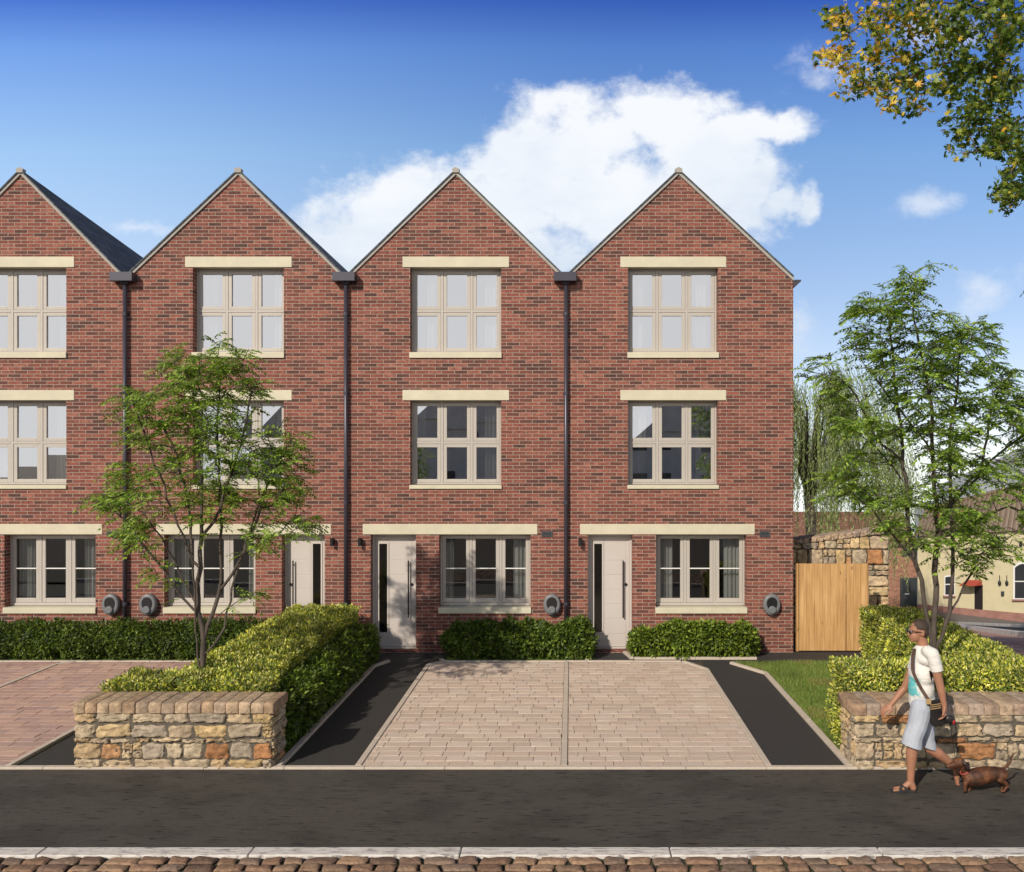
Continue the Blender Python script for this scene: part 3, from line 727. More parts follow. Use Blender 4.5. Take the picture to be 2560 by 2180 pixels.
    if h['vent']:
        a, b_ = FX(h['vent'][0]), FX(h['vent'][1]); za, zb = FZ(1342.5), FZ(1327.5)
        v_ = MB().box(a, a + .018, -.015, .02, za, zb).box(b_ - .018, b_, -.015, .02, za, zb).box(a + .018, b_ - .018, -.015, .02, zb - .02, zb).box(a + .018, b_ - .018, -.015, .02, za, za + .012)
        for k_ in range(3):
            z = za + .020 + k_ * .030
            v_.prism([(a + .018, -.014, z), (b_ - .018, -.014, z), (b_ - .018, -.008, z + .008), (a + .018, -.008, z + .008)], (0, .003, .003))
        vo = v_.build('air_vent', 'ventm', root)
        MB().poly([(a + .01, -.003, za), (b_ - .01, -.003, za), (b_ - .01, -.003, zb), (a + .01, -.003, zb)]).build('vent_dark_sheet', 'rubber', vo)  # flat dark sheet in place of the shaded hollow behind the slats
    if i == 3:   # gutter end at the right eave
        g = MB(); g.prism([(x1 - .01, -.02, ZE - .11), (x1 + .02, -.02, ZE - .16), (x1 + .14, -.02, ZE - .05), (x1 + .14, -.02, ZE - .02), (x1 - .01, -.02, ZE - .02)], (0, DEPTH, 0))
        g.build('gutter', 'pipe', root)
# downpipes
px_ = [315, 865, 1413]
dl = ['downpipe with hopper head, left of the slender young tree and crossed by its leaves', 'downpipe with hopper head rising behind the clipped yellow hedge', 'downpipe with hopper head just left of the end house']
first = None
for k_, p in enumerate(px_):
    X = FX(p)
    if first is None:
        first = thing('downpipe', dl[0], 'drainpipe', (X, 0, 0), 'dark downpipes between the houses')
        pb = MB(); Xp = X + .015
        pb.tube([(Xp, -.07, .0), (Xp, -.07, FZ(712))], .037, 16).build('pipe', 'pipe', first, smooth=True)
        hb = MB(); z0, z1 = FZ(707), FZ(685)
        hb.prism([(X - .205, -.20, z0), (X + .205, -.20, z0), (X + .205, -.20, z1), (X - .205, -.20, z1)], (0, .20, 0))
        hb.prism([(X - .07, -.125, z0), (X + .09, -.125, z0), (X + .06, -.105, z0 - .05), (X - .04, -.105, z0 - .05)], (0, .09, 0))
        hb.build('hopper', 'pipe', first, bevel=.004)
        for zc in (.9, 2.75, 4.75, 6.2):
            c_ = MB().tube([(Xp, -.07, zc - .03), (Xp, -.07, zc + .03)], .043, 16); c_.box(Xp - .06, Xp + .06, -.02, -.002, zc - .02, zc + .02); c_.build('bracket', 'pipe', first)
    else: dup(first, (X, 0, 0), dl[k_])
# wall chargers
def charger(X, Z, label):
    root = thing('wall_charger', label, 'car charger', (X, 0, Z), 'oval car chargers on the brick walls')
    def ring(sc, y, e=0, dz=0, sx=1.0):
        out_ = []
        for k in range(28):
            a = 2 * math.pi * k / 28
            out_.append((X + .158 * sc * sx * math.cos(a) * (1 - .10 * e * math.sin(a)), y, Z + dz + .20 * sc * math.sin(a)))
        return out_
    def loft(rings):
        mb = MB(); vs = [p for r in rings for p in r]; fs = []
        for j in range(len(rings) - 1):
            for k in range(28):
                a, b_ = j * 28 + k, j * 28 + (k + 1) % 28; fs.append((a, b_, b_ + 28, a + 28))
        fs.append(tuple((len(rings) - 1) * 28 + k for k in range(28))); mb.add(vs, fs); return mb
    loft([ring(.93, 0), ring(1, -.03), ring(1, -.075), ring(.95, -.105), ring(.80, -.118, -.5), ring(.66, -.112, -1, .01, 1.0)]).build('shell', 'charger', root, smooth=True)
    loft([ring(.64, -.106, -1.2, .015), ring(.60, -.119, -1.2, .015)]).build('face_panel', 'chargerdark', root)
    c = MB(); c.tube([(X, -.10, Z - .085), (X, -.145, Z - .085), (X, -.155, Z - .085)], [.068, .068, .056], 24).build('plug', 'charger', root)
    return root
c0 = charger(FX(282), FZ(1510), 'oval grey car charger left of the leftmost downpipe')
dup(c0, (FX(374.5), 0, FZ(1510)), 'oval grey car charger between the leftmost downpipe and the window behind the young tree')
dup(c0, (FX(1380), 0, FZ(1510)), 'oval grey car charger above the middle shrub bed, left of a downpipe')
dup(c0, (FX(1927), 0, FZ(1510)), 'oval grey car charger near the end corner by the wooden gate')
# wall lamps
def lamp(X, Z, label):
    root = thing('wall_lamp', label, 'wall light', (X, 0, Z), 'black wall lights by the front doors')
    MB().box(X - .03, X + .03, -.018, .0, Z - .055, Z + .055).box(X - .015, X + .015, -.06, -.018, Z - .012, Z + .012).build('bracket', 'black', root)
    MB().tube([(X, -.09, Z - .075), (X, -.09, Z + .075)], .034, 16).build('lamp_body', 'black', root)
    return root
l0 = lamp(FX(833), FZ(1354), 'small black wall light right of the door behind the yellow hedge')
dup(l0, (FX(902), 0, FZ(1354)), 'small black wall light left of the door beside the clipped hedges')
dup(l0, (FX(1450.7), 0, FZ(1354)), 'small black wall light left of the end house door')
# ================================================================ stone walls
GREY = [(.47, .375, .265), (.52, .42, .29), (.42, .345, .26), (.54, .43, .29), (.48, .37, .25)]
TAN = [(.60, .43, .22), (.63, .47, .26), (.56, .40, .23), (.58, .44, .28)]
RUST = [(.44, .215, .095), (.45, .25, .125)]
class Stones:
    def __init__(s): s.V = []; s.F = []; s.C = []
    def patch(s, O, U, N_, w_, h_, depth, col, seed, Vv=Vector((0, 0, 1)), warpk=.07, rough=.015):
        us = [-1, -.94, -.85, -.68, -.45, -.2, .05, .3, .52, .7, .85, .94, 1]; k0 = len(s.V); n = len(us)
        c = Vector((seed * 3.1, seed * 1.7, 0))
        sx = random.uniform(-.05, .05); sy = random.uniform(-.05, .05); tb = random.uniform(-.10, .10)
        for v_ in us:
            for u_ in us:
                a = u_ * math.sqrt(1 - warpk * v_ * v_) * (1 + tb * v_); b_ = v_ * math.sqrt(1 - warpk * u_ * u_) + sx * u_ * (1 - v_ * v_)
                nz_ = noise.noise(Vector((a * w_ * 9, b_ * h_ * 9, 0)) + c); n2 = noise.noise(Vector((a * w_ * 30, b_ * h_ * 30, 0)) + c)
                e = max(0.0, (1 - abs(u_) ** 9) * (1 - abs(v_) ** 9)) ** .42; n3 = abs(noise.noise(Vector((a * w_ * 16 + 7, b_ * h_ * 16, 3)) + c))
                edge = Vector((noise.noise(Vector((a * 2, b_ * 2, 5)) + c) * .024 + .010 * noise.noise(Vector((a * 7, b_ * 7, 5)) + c), noise.noise(Vector((a * 2, b_ * 2, 9)) + c) * .024 + .010 * noise.noise(Vector((a * 7, b_ * 7, 8)) + c), 0))
                d = -.012 + e * (depth + rough * 1.6 * nz_ + rough * .8 * n2 - rough * 1.7 * n3 + .010 * a * sx * 20)
                p = O + U * (w_ / 2 * a + edge.x) + Vv * (h_ / 2 * b_ + edge.y) + N_ * d
                s.V.append(tuple(p))
        for j in range(n - 1):
            for i in range(n - 1):
                a = k0 + j * n + i; s.F.append((a, a + 1, a + n + 1, a + n)); s.C.append(col)
    def face(s, P0, P1, z0, z1f, N_, rows, depth=.035, wr=(.17, .42), seed=0, zstart=0):
        """stones covering the vertical face from P0 to P1 (2-D), z1f(t) upper limit"""
        rr = random.Random(seed); P0 = Vector((*P0, 0)); P1 = Vector((*P1, 0)); L = (P1 - P0).length; U = (P1 - P0) / L
        z = z0; k = 0
        for h_ in rows:
            x = 0; thin = h_ < .09
            while x < L - .01:
                w_ = rr.uniform(*wr) * (1.0 if not thin else .8)
                if h_ > .16 and rr.random() < .25: w_ = rr.uniform(.10, .15)
                if L - x - w_ < .09: w_ = L - x
                zt = z + h_; top = z1f((x + w_ / 2) / L)
                if z < top - .03:
                    hh = min(zt, top) - z
                    r = rr.random(); base = rr.choice(RUST if r < .08 else TAN if r < .52 else GREY); g = rr.uniform(.85, 1.15); col = [c * g for c in base]
                    if w_ < .16 and hh > .15 and rr.random() < .7:   # two small stones stacked
                        s.patch(P0 + U * (x + w_ / 2) + Vector((0, 0, z + hh * .27)), U, N_, w_ - .018, hh * .5 - .014, depth * .8, col, seed + k, rough=.01)
                        s.patch(P0 + U * (x + w_ / 2) + Vector((0, 0, z + hh * .76)), U, N_, w_ - .018, hh * .46 - .012, depth * .8, [c * .9 for c in rr.choice(TAN)], seed + k + 50, rough=.01)
                    else:
                        dz_ = rr.uniform(-.008, .008)
                        s.patch(P0 + U * (x + w_ / 2) + Vector((0, 0, z + hh / 2 + dz_)), U, N_, w_ - rr.uniform(.012, .026), hh - rr.uniform(.012, .026), depth * rr.uniform(.7, 1.3), col, seed + k)
                x += w_; k += 1
            z += h_
    def build(s, name, parent):
        return np_mesh(name, np.array(s.V), np.array(s.F), np.array(s.C), 'stonecol', parent, smooth=True)
def coping(parent, x0, x1, y0, y1, z0, z1, pitch, seed, cols, endcap=None):
    """cross-wise cope stones with rounded shoulders"""
    rr = random.Random(seed); V = []; Fs = []; C = []; x = x0
    while x < x1 - .02:
        w_ = min(pitch * rr.uniform(.94, 1.06), x1 - x); base = rr.choice(cols); g = rr.uniform(.88, 1.12); col = [c * g for c in base]
        dzz = rr.uniform(-.006, .004); dyy = rr.uniform(-.008, .008)
        prof = []     # (y,z) profile
        r = .034; zz0, zz1 = z0, z1 + dzz; ya, yb = y0 + dyy, y1 + dyy
        for k in range(3): prof.append((ya, zz0 + (zz1 - r - zz0) * k / 3))
        for k in range(5): a = math.pi - (math.pi / 2) * k / 4; prof.append((ya + r + r * math.cos(a), zz1 - r + r * math.sin(a)))
        for k in range(1, 5): prof.append((ya + r + (yb - ya - 2 * r) * k / 5, zz1))
        for k in range(5): a = math.pi / 2 - (math.pi / 2) * k / 4; prof.append((yb - r + r * math.cos(a), zz1 - r + r * math.sin(a)))
        prof.append((yb, zz0))
        xs_ = [x + .003, x + .003, x + .012, x + w_ * .33, x + w_ * .66, x + w_ - .012, x + w_ - .003, x + w_ - .003]
        sc = [0, .955, .985, 1, 1, .985, .955, 0]
        yc, zc = (ya + yb) / 2, (zz0 + zz1) / 2; k0 = len(V); n = len(prof)
        for xi, sk in zip(xs_, sc):
            for (py_, pz_) in prof:
                nn = .007 * noise.noise(Vector((xi * 18 + seed, py_ * 18, pz_ * 18))) if 0 < sk else 0
                V.append((xi, yc + (py_ - yc) * (1 - (1 - sk) * (.8 if sk else 1)) + (nn if py_ > yc else -nn), zz0 + (pz_ - zz0) * (sk if sk else .3) + nn))
        for j in range(len(xs_) - 1):
            for i in range(n - 1):
                a = k0 + j * n + i; Fs.append((a, a + n, a + n + 1, a + 1)); C.append(col)
        x += w_
    return np_mesh('coping', np.array(V), np.array(Fs), np.array(C), 'stonecol', parent, smooth=True)
CP = [(.44, .30, .19), (.47, .34, .22), (.42, .31, .22), (.49, .36, .24)]
CPR = [(.49, .355, .25), (.46, .33, .24), (.50, .37, .25), (.48, .32, .21), (.45, .345, .27)]
# low wall, left of the drive
wl = thing('garden_wall', 'low rubble stone wall with rounded cope stones between the two drives', 'stone wall', (-4.5, -5.8, 0))
MB().box(-5.66, -3.445, -6.015, -5.56, -.04, .65).build('mortar_core', 'mortar', wl)
st = Stones()
st.face((-5.70, -6.02), (-3.43, -6.02), 0, lambda t_: .645, Vector((0, -1, 0)), [.115, .19, .05, .165, .125], seed=11, wr=(.2, .46))
st.face((-3.435, -6.02), (-3.435, -5.55), 0, lambda t_: .645, Vector((1, 0, 0)), [.10, .13, .10, .15, .165], wr=(.13, .24), seed=23, depth=.03)
st.face((-5.665, -5.55), (-5.665, -6.02), 0, lambda t_: .645, Vector((-1, 0, 0)), [.10, .15, .10, .15, .145], wr=(.15, .26), seed=29, depth=.03)
st.build('stonework', wl)
coping(wl, -5.71, -3.40, -6.045, -5.53, .645, .765, .145, 3, CP)
# low wall, right
wr_ = thing('garden_wall', 'low rubble stone wall with reddish cope stones behind the man walking his dog', 'stone wall', (5.2, -5.8, 0))
MB().box(3.27, 8.0, -6.015, -5.50, -.04, .63).build('mortar_core', 'mortar', wr_)
st = Stones()
st.face((3.25, -6.02), (8.0, -6.02), 0, lambda t_: .625, Vector((0, -1, 0)), [.105, .20, .06, .16, .10], seed=43, wr=(.22, .48))
st.face((3.26, -5.49), (3.26, -6.02), 0, lambda t_: .625, Vector((-1, 0, 0)), [.13, .18, .07, .12, .125], wr=(.12, .26), seed=47, depth=.03)
st.build('stonework', wr_)
coping(wr_, 3.22, 8.0, -6.045, -5.46, .625, .75, .17, 8, CPR)
# tall wall behind the gate
wt = thing('boundary_wall', 'tall rubble stone wall with sloping top rising behind the wooden gate', 'stone wall', (5.2, 1.3, 0))
YT = 1.15
def ztop(t_): return 1.93 + .26 * t_
x0w, x1w = 4.12, 6.26
MB().prism([(x0w, YT + .02, -.6), (x1w - .02, YT + .02, -.6), (x1w - .02, YT + .02, 2.16), (x0w, YT + .02, 1.90)], (0, .42, 0)).build('mortar_core', 'mortar', wt)
st = Stones()
st.face((x0w, YT), (x1w, YT), -.1, lambda t_: ztop(t_) - .10, Vector((0, -1, 0)), [.20, .22, .09, .24, .20, .18, .22, .10, .12, .30, .26], seed=61, wr=(.18, .36), depth=.045)
st.face((x1w, YT), (x1w, YT + .44), -.4, lambda t_: 2.08, Vector((1, 0, 0)), [.22, .2, .25, .2, .22, .24, .2, .2, .22, .25, .3], seed=67, wr=(.16, .26), depth=.03)
st.build('stonework', wt)
cp = Stones(); n = 15
for k in range(n):
    t_ = (k + .5) / n; xx = x0w + t_ * (x1w - x0w); sl = Vector((1, 0, .26 / (x1w - x0w))).normalized()
    cp.patch(Vector((xx, YT - .01, ztop(t_) - .05)), sl, Vector((0, -1, 0)), (x1w - x0w) / n - .006, .11, .04, list(random.choice(CPR)), 80 + k, rough=.008)
    cp.patch(Vector((xx, YT + .21, ztop(t_) + .0)), sl, Vector((0, 0, 1)), (x1w - x0w) / n - .006, .46, .02, list(random.choice(CPR)), 120 + k, Vv=Vector((0, 1, 0)), rough=.006)
cp.build('coping', wt)
# gate
gt = thing('wooden_gate', 'vertical board oak gate and side panel closing the gap beside the end house', 'gate', (4.8, .1, 0))
GZ = FZ(1409, .05)
def boards(x0, x1, n, name):
    mb = MB(); w_ = (x1 - x0) / n
    for k in range(n):
        mb.box(x0 + k * w_ + .0015, x0 + (k + 1) * w_ - .0015, .05 + random.uniform(0, .003), .085, .012, GZ + random.uniform(-.002, .002))
    return mb.build(name, 'oak', gt, bevel=.003)
boards(4.205, 5.065, 6, 'gate_leaf'); boards(5.078, 5.47, 3, 'side_panel')
MB().box(4.155, 4.192, .045, .12, 0, GZ).build('gate_post', 'oak', gt, bevel=.003)
MB().box(5.40, 5.50, .092, .19, 0, GZ - .03).build('gate_post', 'oak', gt, bevel=.003)
MB().box(4.2, 5.40, .088, .12, .25, .35).box(4.2, 5.40, .088, .12, 1.25, 1.35).build('rail', 'oak', gt)

# ================================================================ foliage helpers
def leaves(name, P, A, Nn, L, W, C, mat, parent=None, fold=.25, origin=None):
    """P base (n,3), A leaf axis, Nn leaf normal, L/W sizes, C colours; two folded triangles... as one quad pair"""
    n = len(P)
    A = A / np.linalg.norm(A, axis=1, keepdims=True)
    S = np.cross(A, Nn); S /= np.maximum(np.linalg.norm(S, axis=1, keepdims=True), 1e-6)
    Nn = np.cross(S, A)
    L = L[:, None]; W = W[:, None]
    v0 = P; v2 = P + A * L
    mid = P + A * L * .45
    v1 = mid + S * W * .5 + Nn * W * fold; v3 = mid - S * W * .5 + Nn * W * fold
    V = np.stack([v0, v1, v2, v3], 1).reshape(-1, 3)
    k = np.arange(n)[:, None] * 4
    Fc = np.concatenate([k + np.array([[0, 1, 2]]), k + np.array([[0, 2, 3]])], 1).reshape(-1, 3)
    CC = np.repeat(C, 2, axis=0)
    return np_mesh(name, V, Fc, CC, mat, parent, origin=origin)
def unit(a): return a / np.maximum(np.linalg.norm(a, axis=1, keepdims=True), 1e-9)
def pick(rng, cols, n, var=.15):
    c = np.array(cols)[rng.integers(0, len(cols), n)]
    return c * (1 + rng.uniform(-var, var, (n, 1)))
def lump(P, amp, sc, seed):
    return np.array([noise.noise(Vector((p[0] * sc + seed, p[1] * sc, p[2] * sc))) for p in P])[:, None] * amp
VAR_ = [(.58, .58, .07), (.66, .64, .12), (.48, .52, .06), (.26, .33, .05), (.12, .18, .03), (.72, .68, .28), (.20, .27, .08), (.09, .13, .03)]
DARK = [(.05, .085, .012), (.07, .115, .015), (.11, .17, .02), (.15, .21, .025), (.035, .06, .012)]
LAUREL = [(.08, .13, .014), (.12, .18, .018), (.18, .25, .025), (.26, .33, .035), (.05, .085, .012)]
def clipped_hedge(name, label, boxes, dens, size, cols, seed, amp=.09, group=None, rnd=.13):
    rng = np.random.default_rng(seed)
    lo = np.array(boxes[0][:3]); c0 = boxes[0]
    root = thing(name, label, 'hedge', ((c0[0] + c0[1]) / 2, (c0[2] + c0[3]) / 2, 0), group)
    Ps, Ns = [], []
    for bi, (x0, x1, y0, y1, h0, h1) in enumerate(boxes):     # h0 height at y0, h1 at y1
        hm = (h0 + h1) / 2
        faces = [((x1 - x0) * (y1 - y0), 't'), ((x1 - x0) * hm, 'f'), ((x1 - x0) * hm, 'b'), ((y1 - y0) * hm, 'l'), ((y1 - y0) * hm, 'r')]
        for ar, f in faces:
            n = int(ar * dens * (.5 if f == 'b' else 1)); a = rng.random((n, 1)); b_ = rng.random((n, 1))
            if f == 't': yy_ = y0 + (y1 - y0) * b_; P = np.hstack([x0 + (x1 - x0) * a, yy_, h0 + (h1 - h0) * b_]); N_ = (0, 0, 1)
            elif f in 'fb':
                yv = y0 if f == 'f' else y1; hh = h0 if f == 'f' else h1
                P = np.hstack([x0 + (x1 - x0) * a, np.full((n, 1), yv), hh * b_]); N_ = (0, -1 if f == 'f' else 1, 0)
            else:
                xv = x0 if f == 'l' else x1; P = np.hstack([np.full((n, 1), xv), y0 + (y1 - y0) * a, (h0 + (h1 - h0) * a) * b_]); N_ = (-1 if f == 'l' else 1, 0, 0)
            N_ = np.tile(np.array(N_, float), (n, 1))
            c = np.array([(x0 + x1) / 2, (y0 + y1) / 2, hm / 2]); hs = np.array([(x1 - x0) / 2, (y1 - y0) / 2, hm / 2])
            # keep only points not inside another box
            keep = np.ones(n, bool)
            for bj, (X0, X1, Y0, Y1, H0, H1) in enumerate(boxes):
                if bj != bi: keep &= ~((P[:, 0] > X0 + .02) & (P[:, 0] < X1 - .02) & (P[:, 1] > Y0 + .02) & (P[:, 1] < Y1 - .02) & (P[:, 2] < (H0 + H1) / 2 - .03))
            # rounded upper edges
            ex = np.minimum(P[:, 0] - x0, x1 - P[:, 0]); ey = np.minimum(P[:, 1] - y0, y1 - P[:, 1])
            if f == 't': P[:, 2] -= rnd * np.clip(1 - np.minimum(ex, ey) / rnd, 0, 1) ** 2
            Ps.append(P[keep]); Ns.append(N_[keep])
    P = np.vstack(Ps); N_ = np.vstack(Ns); n = len(P)
    P = P + N_ * lump(P, amp, 2.6, seed) + N_ * lump(P, amp * .6, 7, seed + 9) - N_ * (rng.random((n, 1)) ** 1.6 * .13)
    A = unit(N_ * .6 + rng.normal(0, .6, (n, 3)) + np.array([0, 0, .45])); Nn = unit(N_ + rng.normal(0, .6, (n, 3)))
    Ln = size * rng.uniform(.7, 1.3, n)
    leaves('foliage', P, A, Nn, Ln, Ln * .42, pick(rng, cols, n) * (1 + lump(P, .55, 3.2, seed + 5)), 'leaf', root)
    # sprigs: thin shoots standing out
    sb = MB()
    for k in rng.integers(0, n, int(n * .02)):
        a = Vector(P[k]); d = Vector(A[k]); sb.tube([a - d * .12, a + d * .03], [.003, .001], 3, cap=False)
    sb.build('twig', 'bark', root)
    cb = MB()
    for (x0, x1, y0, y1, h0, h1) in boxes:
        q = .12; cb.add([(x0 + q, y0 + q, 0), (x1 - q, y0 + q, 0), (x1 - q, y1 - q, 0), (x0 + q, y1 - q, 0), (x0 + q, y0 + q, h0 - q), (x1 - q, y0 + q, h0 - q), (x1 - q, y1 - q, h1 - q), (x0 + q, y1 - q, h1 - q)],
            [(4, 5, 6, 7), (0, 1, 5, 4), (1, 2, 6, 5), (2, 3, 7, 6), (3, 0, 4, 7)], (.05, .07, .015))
    cb.build('dark_core', 'leaf', root)  # solid inset core, its colour darkened for the shade inside the hedge
    return root
def shrub_mass(name, label, blobs, dens, size, cols, seed, group=None):
    """blobs: (x,y,z,rx,ry,rz)"""
    rng = np.random.default_rng(seed); b0 = blobs[0]
    root = thing(name, label, 'shrub', (b0[0], b0[1], 0), group); Ps, Ns = [], []
    B = np.array(blobs)
    for i, b_ in enumerate(B):
        ar = 4 * math.pi * (((b_[3] * b_[4]) ** 1.6 + (b_[3] * b_[5]) ** 1.6 + (b_[4] * b_[5]) ** 1.6) / 3) ** (1 / 1.6)
        n = int(ar * dens); D = unit(rng.normal(0, 1, (n, 3))); P = b_[:3] + D * b_[3:]; N_ = unit(D / b_[3:])
        keep = (P[:, 2] > .0) & (N_[:, 1] < .75)
        for j, c in enumerate(B):
            if i != j: keep &= (((P - c[:3]) / (c[3:] * .93)) ** 2).sum(1) > 1
        Ps.append(P[keep]); Ns.append(N_[keep])
    P = np.vstack(Ps); N_ = np.vstack(Ns); n = len(P)
    P = P + N_ * lump(P, .09, 5, seed) + N_ * lump(P, .05, 12, seed) - N_ * (rng.random((n, 1)) ** 1.5 * .12)
    A = unit(N_ * .7 + rng.normal(0, .55, (n, 3)) + np.array([0, 0, -.12])); Nn = unit(N_ * .8 + rng.normal(0, .5, (n, 3)) + np.array([0, 0, .5]))
    Ln = size * rng.uniform(.7, 1.35, n)
    tone = 1 + lump(P, .45, 2.2, seed + 3)
    leaves('foliage', P, A, Nn, Ln, Ln * .45, pick(rng, cols, n) * tone, 'leaf', root)
    cb = MB()
    for b_ in B: cb.sphere(b_[:3], (b_[3] - .1, b_[4] - .1, b_[5] - .1), 14, 8, (.03, .05, .01))
    cb.build('dark_core', 'leaf', root)  # solid dark green filling, stands in for shade deep in the shrubs
    return root
# left L-shaped variegated hedge (front arm, then the arm running back to the house)
clipped_hedge('variegated_hedge', 'yellow green clipped hedge running from the left stone wall back to the door', [(-5.64, -3.74, -5.5, -4.75, .84, .84), (-5.0, -3.83, -4.8, -.35, .86, .92)], 4800, .046, VAR_, 31)
clipped_hedge('variegated_hedge', 'yellow green clipped hedge behind the right stone wall and the walking man', [(3.34, 7.0, -5.45, -4.75, .99, .99), (5.02, 5.95, -4.8, -.85, .97, .97)], 4700, .047, VAR_, 37)
shrub_mass('shrub_border', 'dark green low shrubs along the asphalt path under the yellow hedge', [(-3.66 + .03 * ((k * 5) % 3 - 1), -5.2 + k * .42, .32, .31, .34, .36 + .05 * ((k * 7) % 3 - 1)) for k in range(11)], 2500, .068, DARK + LAUREL[:3], 41, 'dark leafy shrub beds')
rr = random.Random(3)
shrub_mass('shrub_border', 'dark green shrub bed under the middle window, at the head of the light paved drive', [(-1.98 + k * .30, -.40, .28, .29, .34, .34 + rr.uniform(-.05, .08)) for k in range(8)] , 2600, .075, DARK + LAUREL[:2], 43, 'dark leafy shrub beds')
shrub_mass('shrub_border', 'bright green shrub bed under the end house window', [(1.35 + k * .29, -.27, .25, .30, .27, .31 + rr.uniform(-.05, .05) + (.03 if 1 < k < 5 else 0)) for k in range(7)], 2600, .075, LAUREL, 47, 'dark leafy shrub beds')
shrub_mass('shrub_border', 'long dark shrub bed against the left houses, behind the pink paved drive', [(-12.6 + k * .42, -.42, .30, .42, .36, .33 + rr.uniform(-.03, .05)) for k in range(18)] + [(-8.5 + k * .6, -.52, .2, .33, .26, .27) for k in range(4)], 2300, .062, DARK, 53, 'dark leafy shrub beds')
# lawn
def grass():
    rng = np.random.default_rng(9); n = 95000
    P = np.stack([rng.uniform(2.75, 5.1, n), rng.uniform(-6.0, -.84, n), np.full(n, .0)], 1)
    lim = np.where(P[:, 1] < -1.6, 3.26, 3.26 - (P[:, 1] + 1.6) * .6)
    right = np.where(P[:, 1] < -4.7, 3.7, 5.1)
    P = P[(P[:, 0] > lim) & (P[:, 0] < right)]; n = len(P)
    tone = np.array([noise.noise(Vector((p[0] * 1.4, p[1] * 1.4, 0))) for p in P])
    h = rng.uniform(.035, .085, n) * (1 + tone * .4); A = unit(np.stack([rng.normal(0, .35, n), rng.normal(0, .35, n), np.ones(n)], 1))
    S = unit(np.stack([rng.normal(0, 1, n), rng.normal(0, 1, n), np.zeros(n)], 1)) * .0035
    V = np.stack([P - S, P + S, P + A * h[:, None]], 1).reshape(-1, 3); Fc = np.arange(3 * n).reshape(n, 3)
    C = pick(rng, [(.17, .28, .05), (.23, .35, .07), (.30, .40, .10), (.13, .22, .04), (.38, .38, .14)], n)
    C = C * (1 + .5 * tone[:, None]); dry = (tone > .25) & (rng.random(n) < .5); C[dry] = (.34, .28, .12)
    o = np_mesh('grass', V, Fc, C, 'leafthin'); setlab(o, 'short green lawn strip beside the right-hand path', 'grass', kind='stuff')
grass()
# moss-green fringe under the beds
def fringe():
    rng = np.random.default_rng(19); Ps = []
    for (x0, x1, y0, y1, n) in ((-2.2, .24, -.72, -.5, 5000), (1.12, 3.2, -.48, -.35, 2500), (-3.5, -3.42, -5.5, -.8, 5000), (-9.6, -3.9, -.74, -.5, 8000)):
        Ps.append(np.stack([rng.uniform(x0, x1, n), rng.uniform(y0, y1, n), np.zeros(n)], 1))
    P = np.vstack(Ps); n = len(P); h = rng.uniform(.015, .04, n)[:, None]; S = unit(np.stack([rng.normal(0, 1, n), rng.normal(0, 1, n), np.zeros(n)], 1)) * .004
    V = np.stack([P - S, P + S, P + h * unit(np.stack([rng.normal(0, .4, n), rng.normal(0, .4, n), np.ones(n)], 1))], 1).reshape(-1, 3)
    o = np_mesh('grass', V, np.arange(3 * n).reshape(n, 3), pick(rng, [(.12, .20, .02), (.16, .24, .025)], n), 'leafthin'); setlab(o, 'thin fringe of mown grass edging the shrub beds', 'grass', kind='stuff')
fringe()

# ================================================================ trees
def grow(stems, pts, r_tip=.0046, r_pow=2.35, up=.0, step=.16, seed=0, wiggle=.02):
    """stems: list of polylines (the first nodes are the base); pts attracted one after another"""
    rr = random.Random(seed); nodes = []; par = []
    def addn(p, q): nodes.append(p); par.append(q); return len(nodes) - 1
    for st_ in stems:
        prev = None
        for k, p in enumerate(st_):
            p = np.array(p, float)
            if k == 0:
                if nodes:
                    d = [np.linalg.norm(n_ - p) for n_ in nodes]; j = int(np.argmin(d))
                    prev = j if d[j] < .45 else None
                    if prev is not None and d[j] < .05: continue
                    prev = addn(p, prev if prev is not None else -1)
                else: prev = addn(p, -1)
                continue
            a = nodes[prev]; L = np.linalg.norm(p - a); n = max(1, int(L / step))
            for i in range(1, n + 1):
                prev = addn(a + (p - a) * i / n + (np.array([rr.gauss(0, wiggle) for _ in range(3)]) * .6 if i < n else 0), prev)
    base = nodes[0]; skel = len(nodes)
    arr = np.array(nodes)
    pts = sorted(pts, key=lambda p: min(np.linalg.norm(arr - p, axis=1)))
    tips = []
    for p in pts:
        A_ = np.array(nodes); d = p - A_; L = np.linalg.norm(d, axis=1)
        pen = np.where(d[:, 2] < L * .05, 1.0 + (L * .05 - d[:, 2]) / np.maximum(L, 1e-3) * 1.3, 1.0) + np.where(A_[:, 2] < base[2] + .5, 1.5, 0)
        j = int(np.argmin(L * pen + .01)); a = nodes[j]; n = max(1, int(L[j] / .11)); prev = j
        bend = np.array([0, 0, -.12 * L[j]])
        for i in range(1, n + 1):
            t_ = i / n; prev = addn(a + (p - a) * t_ + bend * 4 * t_ * (1 - t_) * .6 + (np.array([rr.gauss(0, wiggle * .6) for _ in range(3)]) if i < n else 0), prev)
        tips.append(prev)
    n = len(nodes); area = np.zeros(n); kids = [[] for _ in range(n)]
    for i in range(n):
        if par[i] >= 0: kids[par[i]].append(i)
    for i in range(n - 1, -1, -1):
        if not kids[i]: area[i] = r_tip ** r_pow
        if par[i] >= 0: area[par[i]] += area[i]
    rad = area ** (1 / r_pow)
    return nodes, par, kids, rad, tips
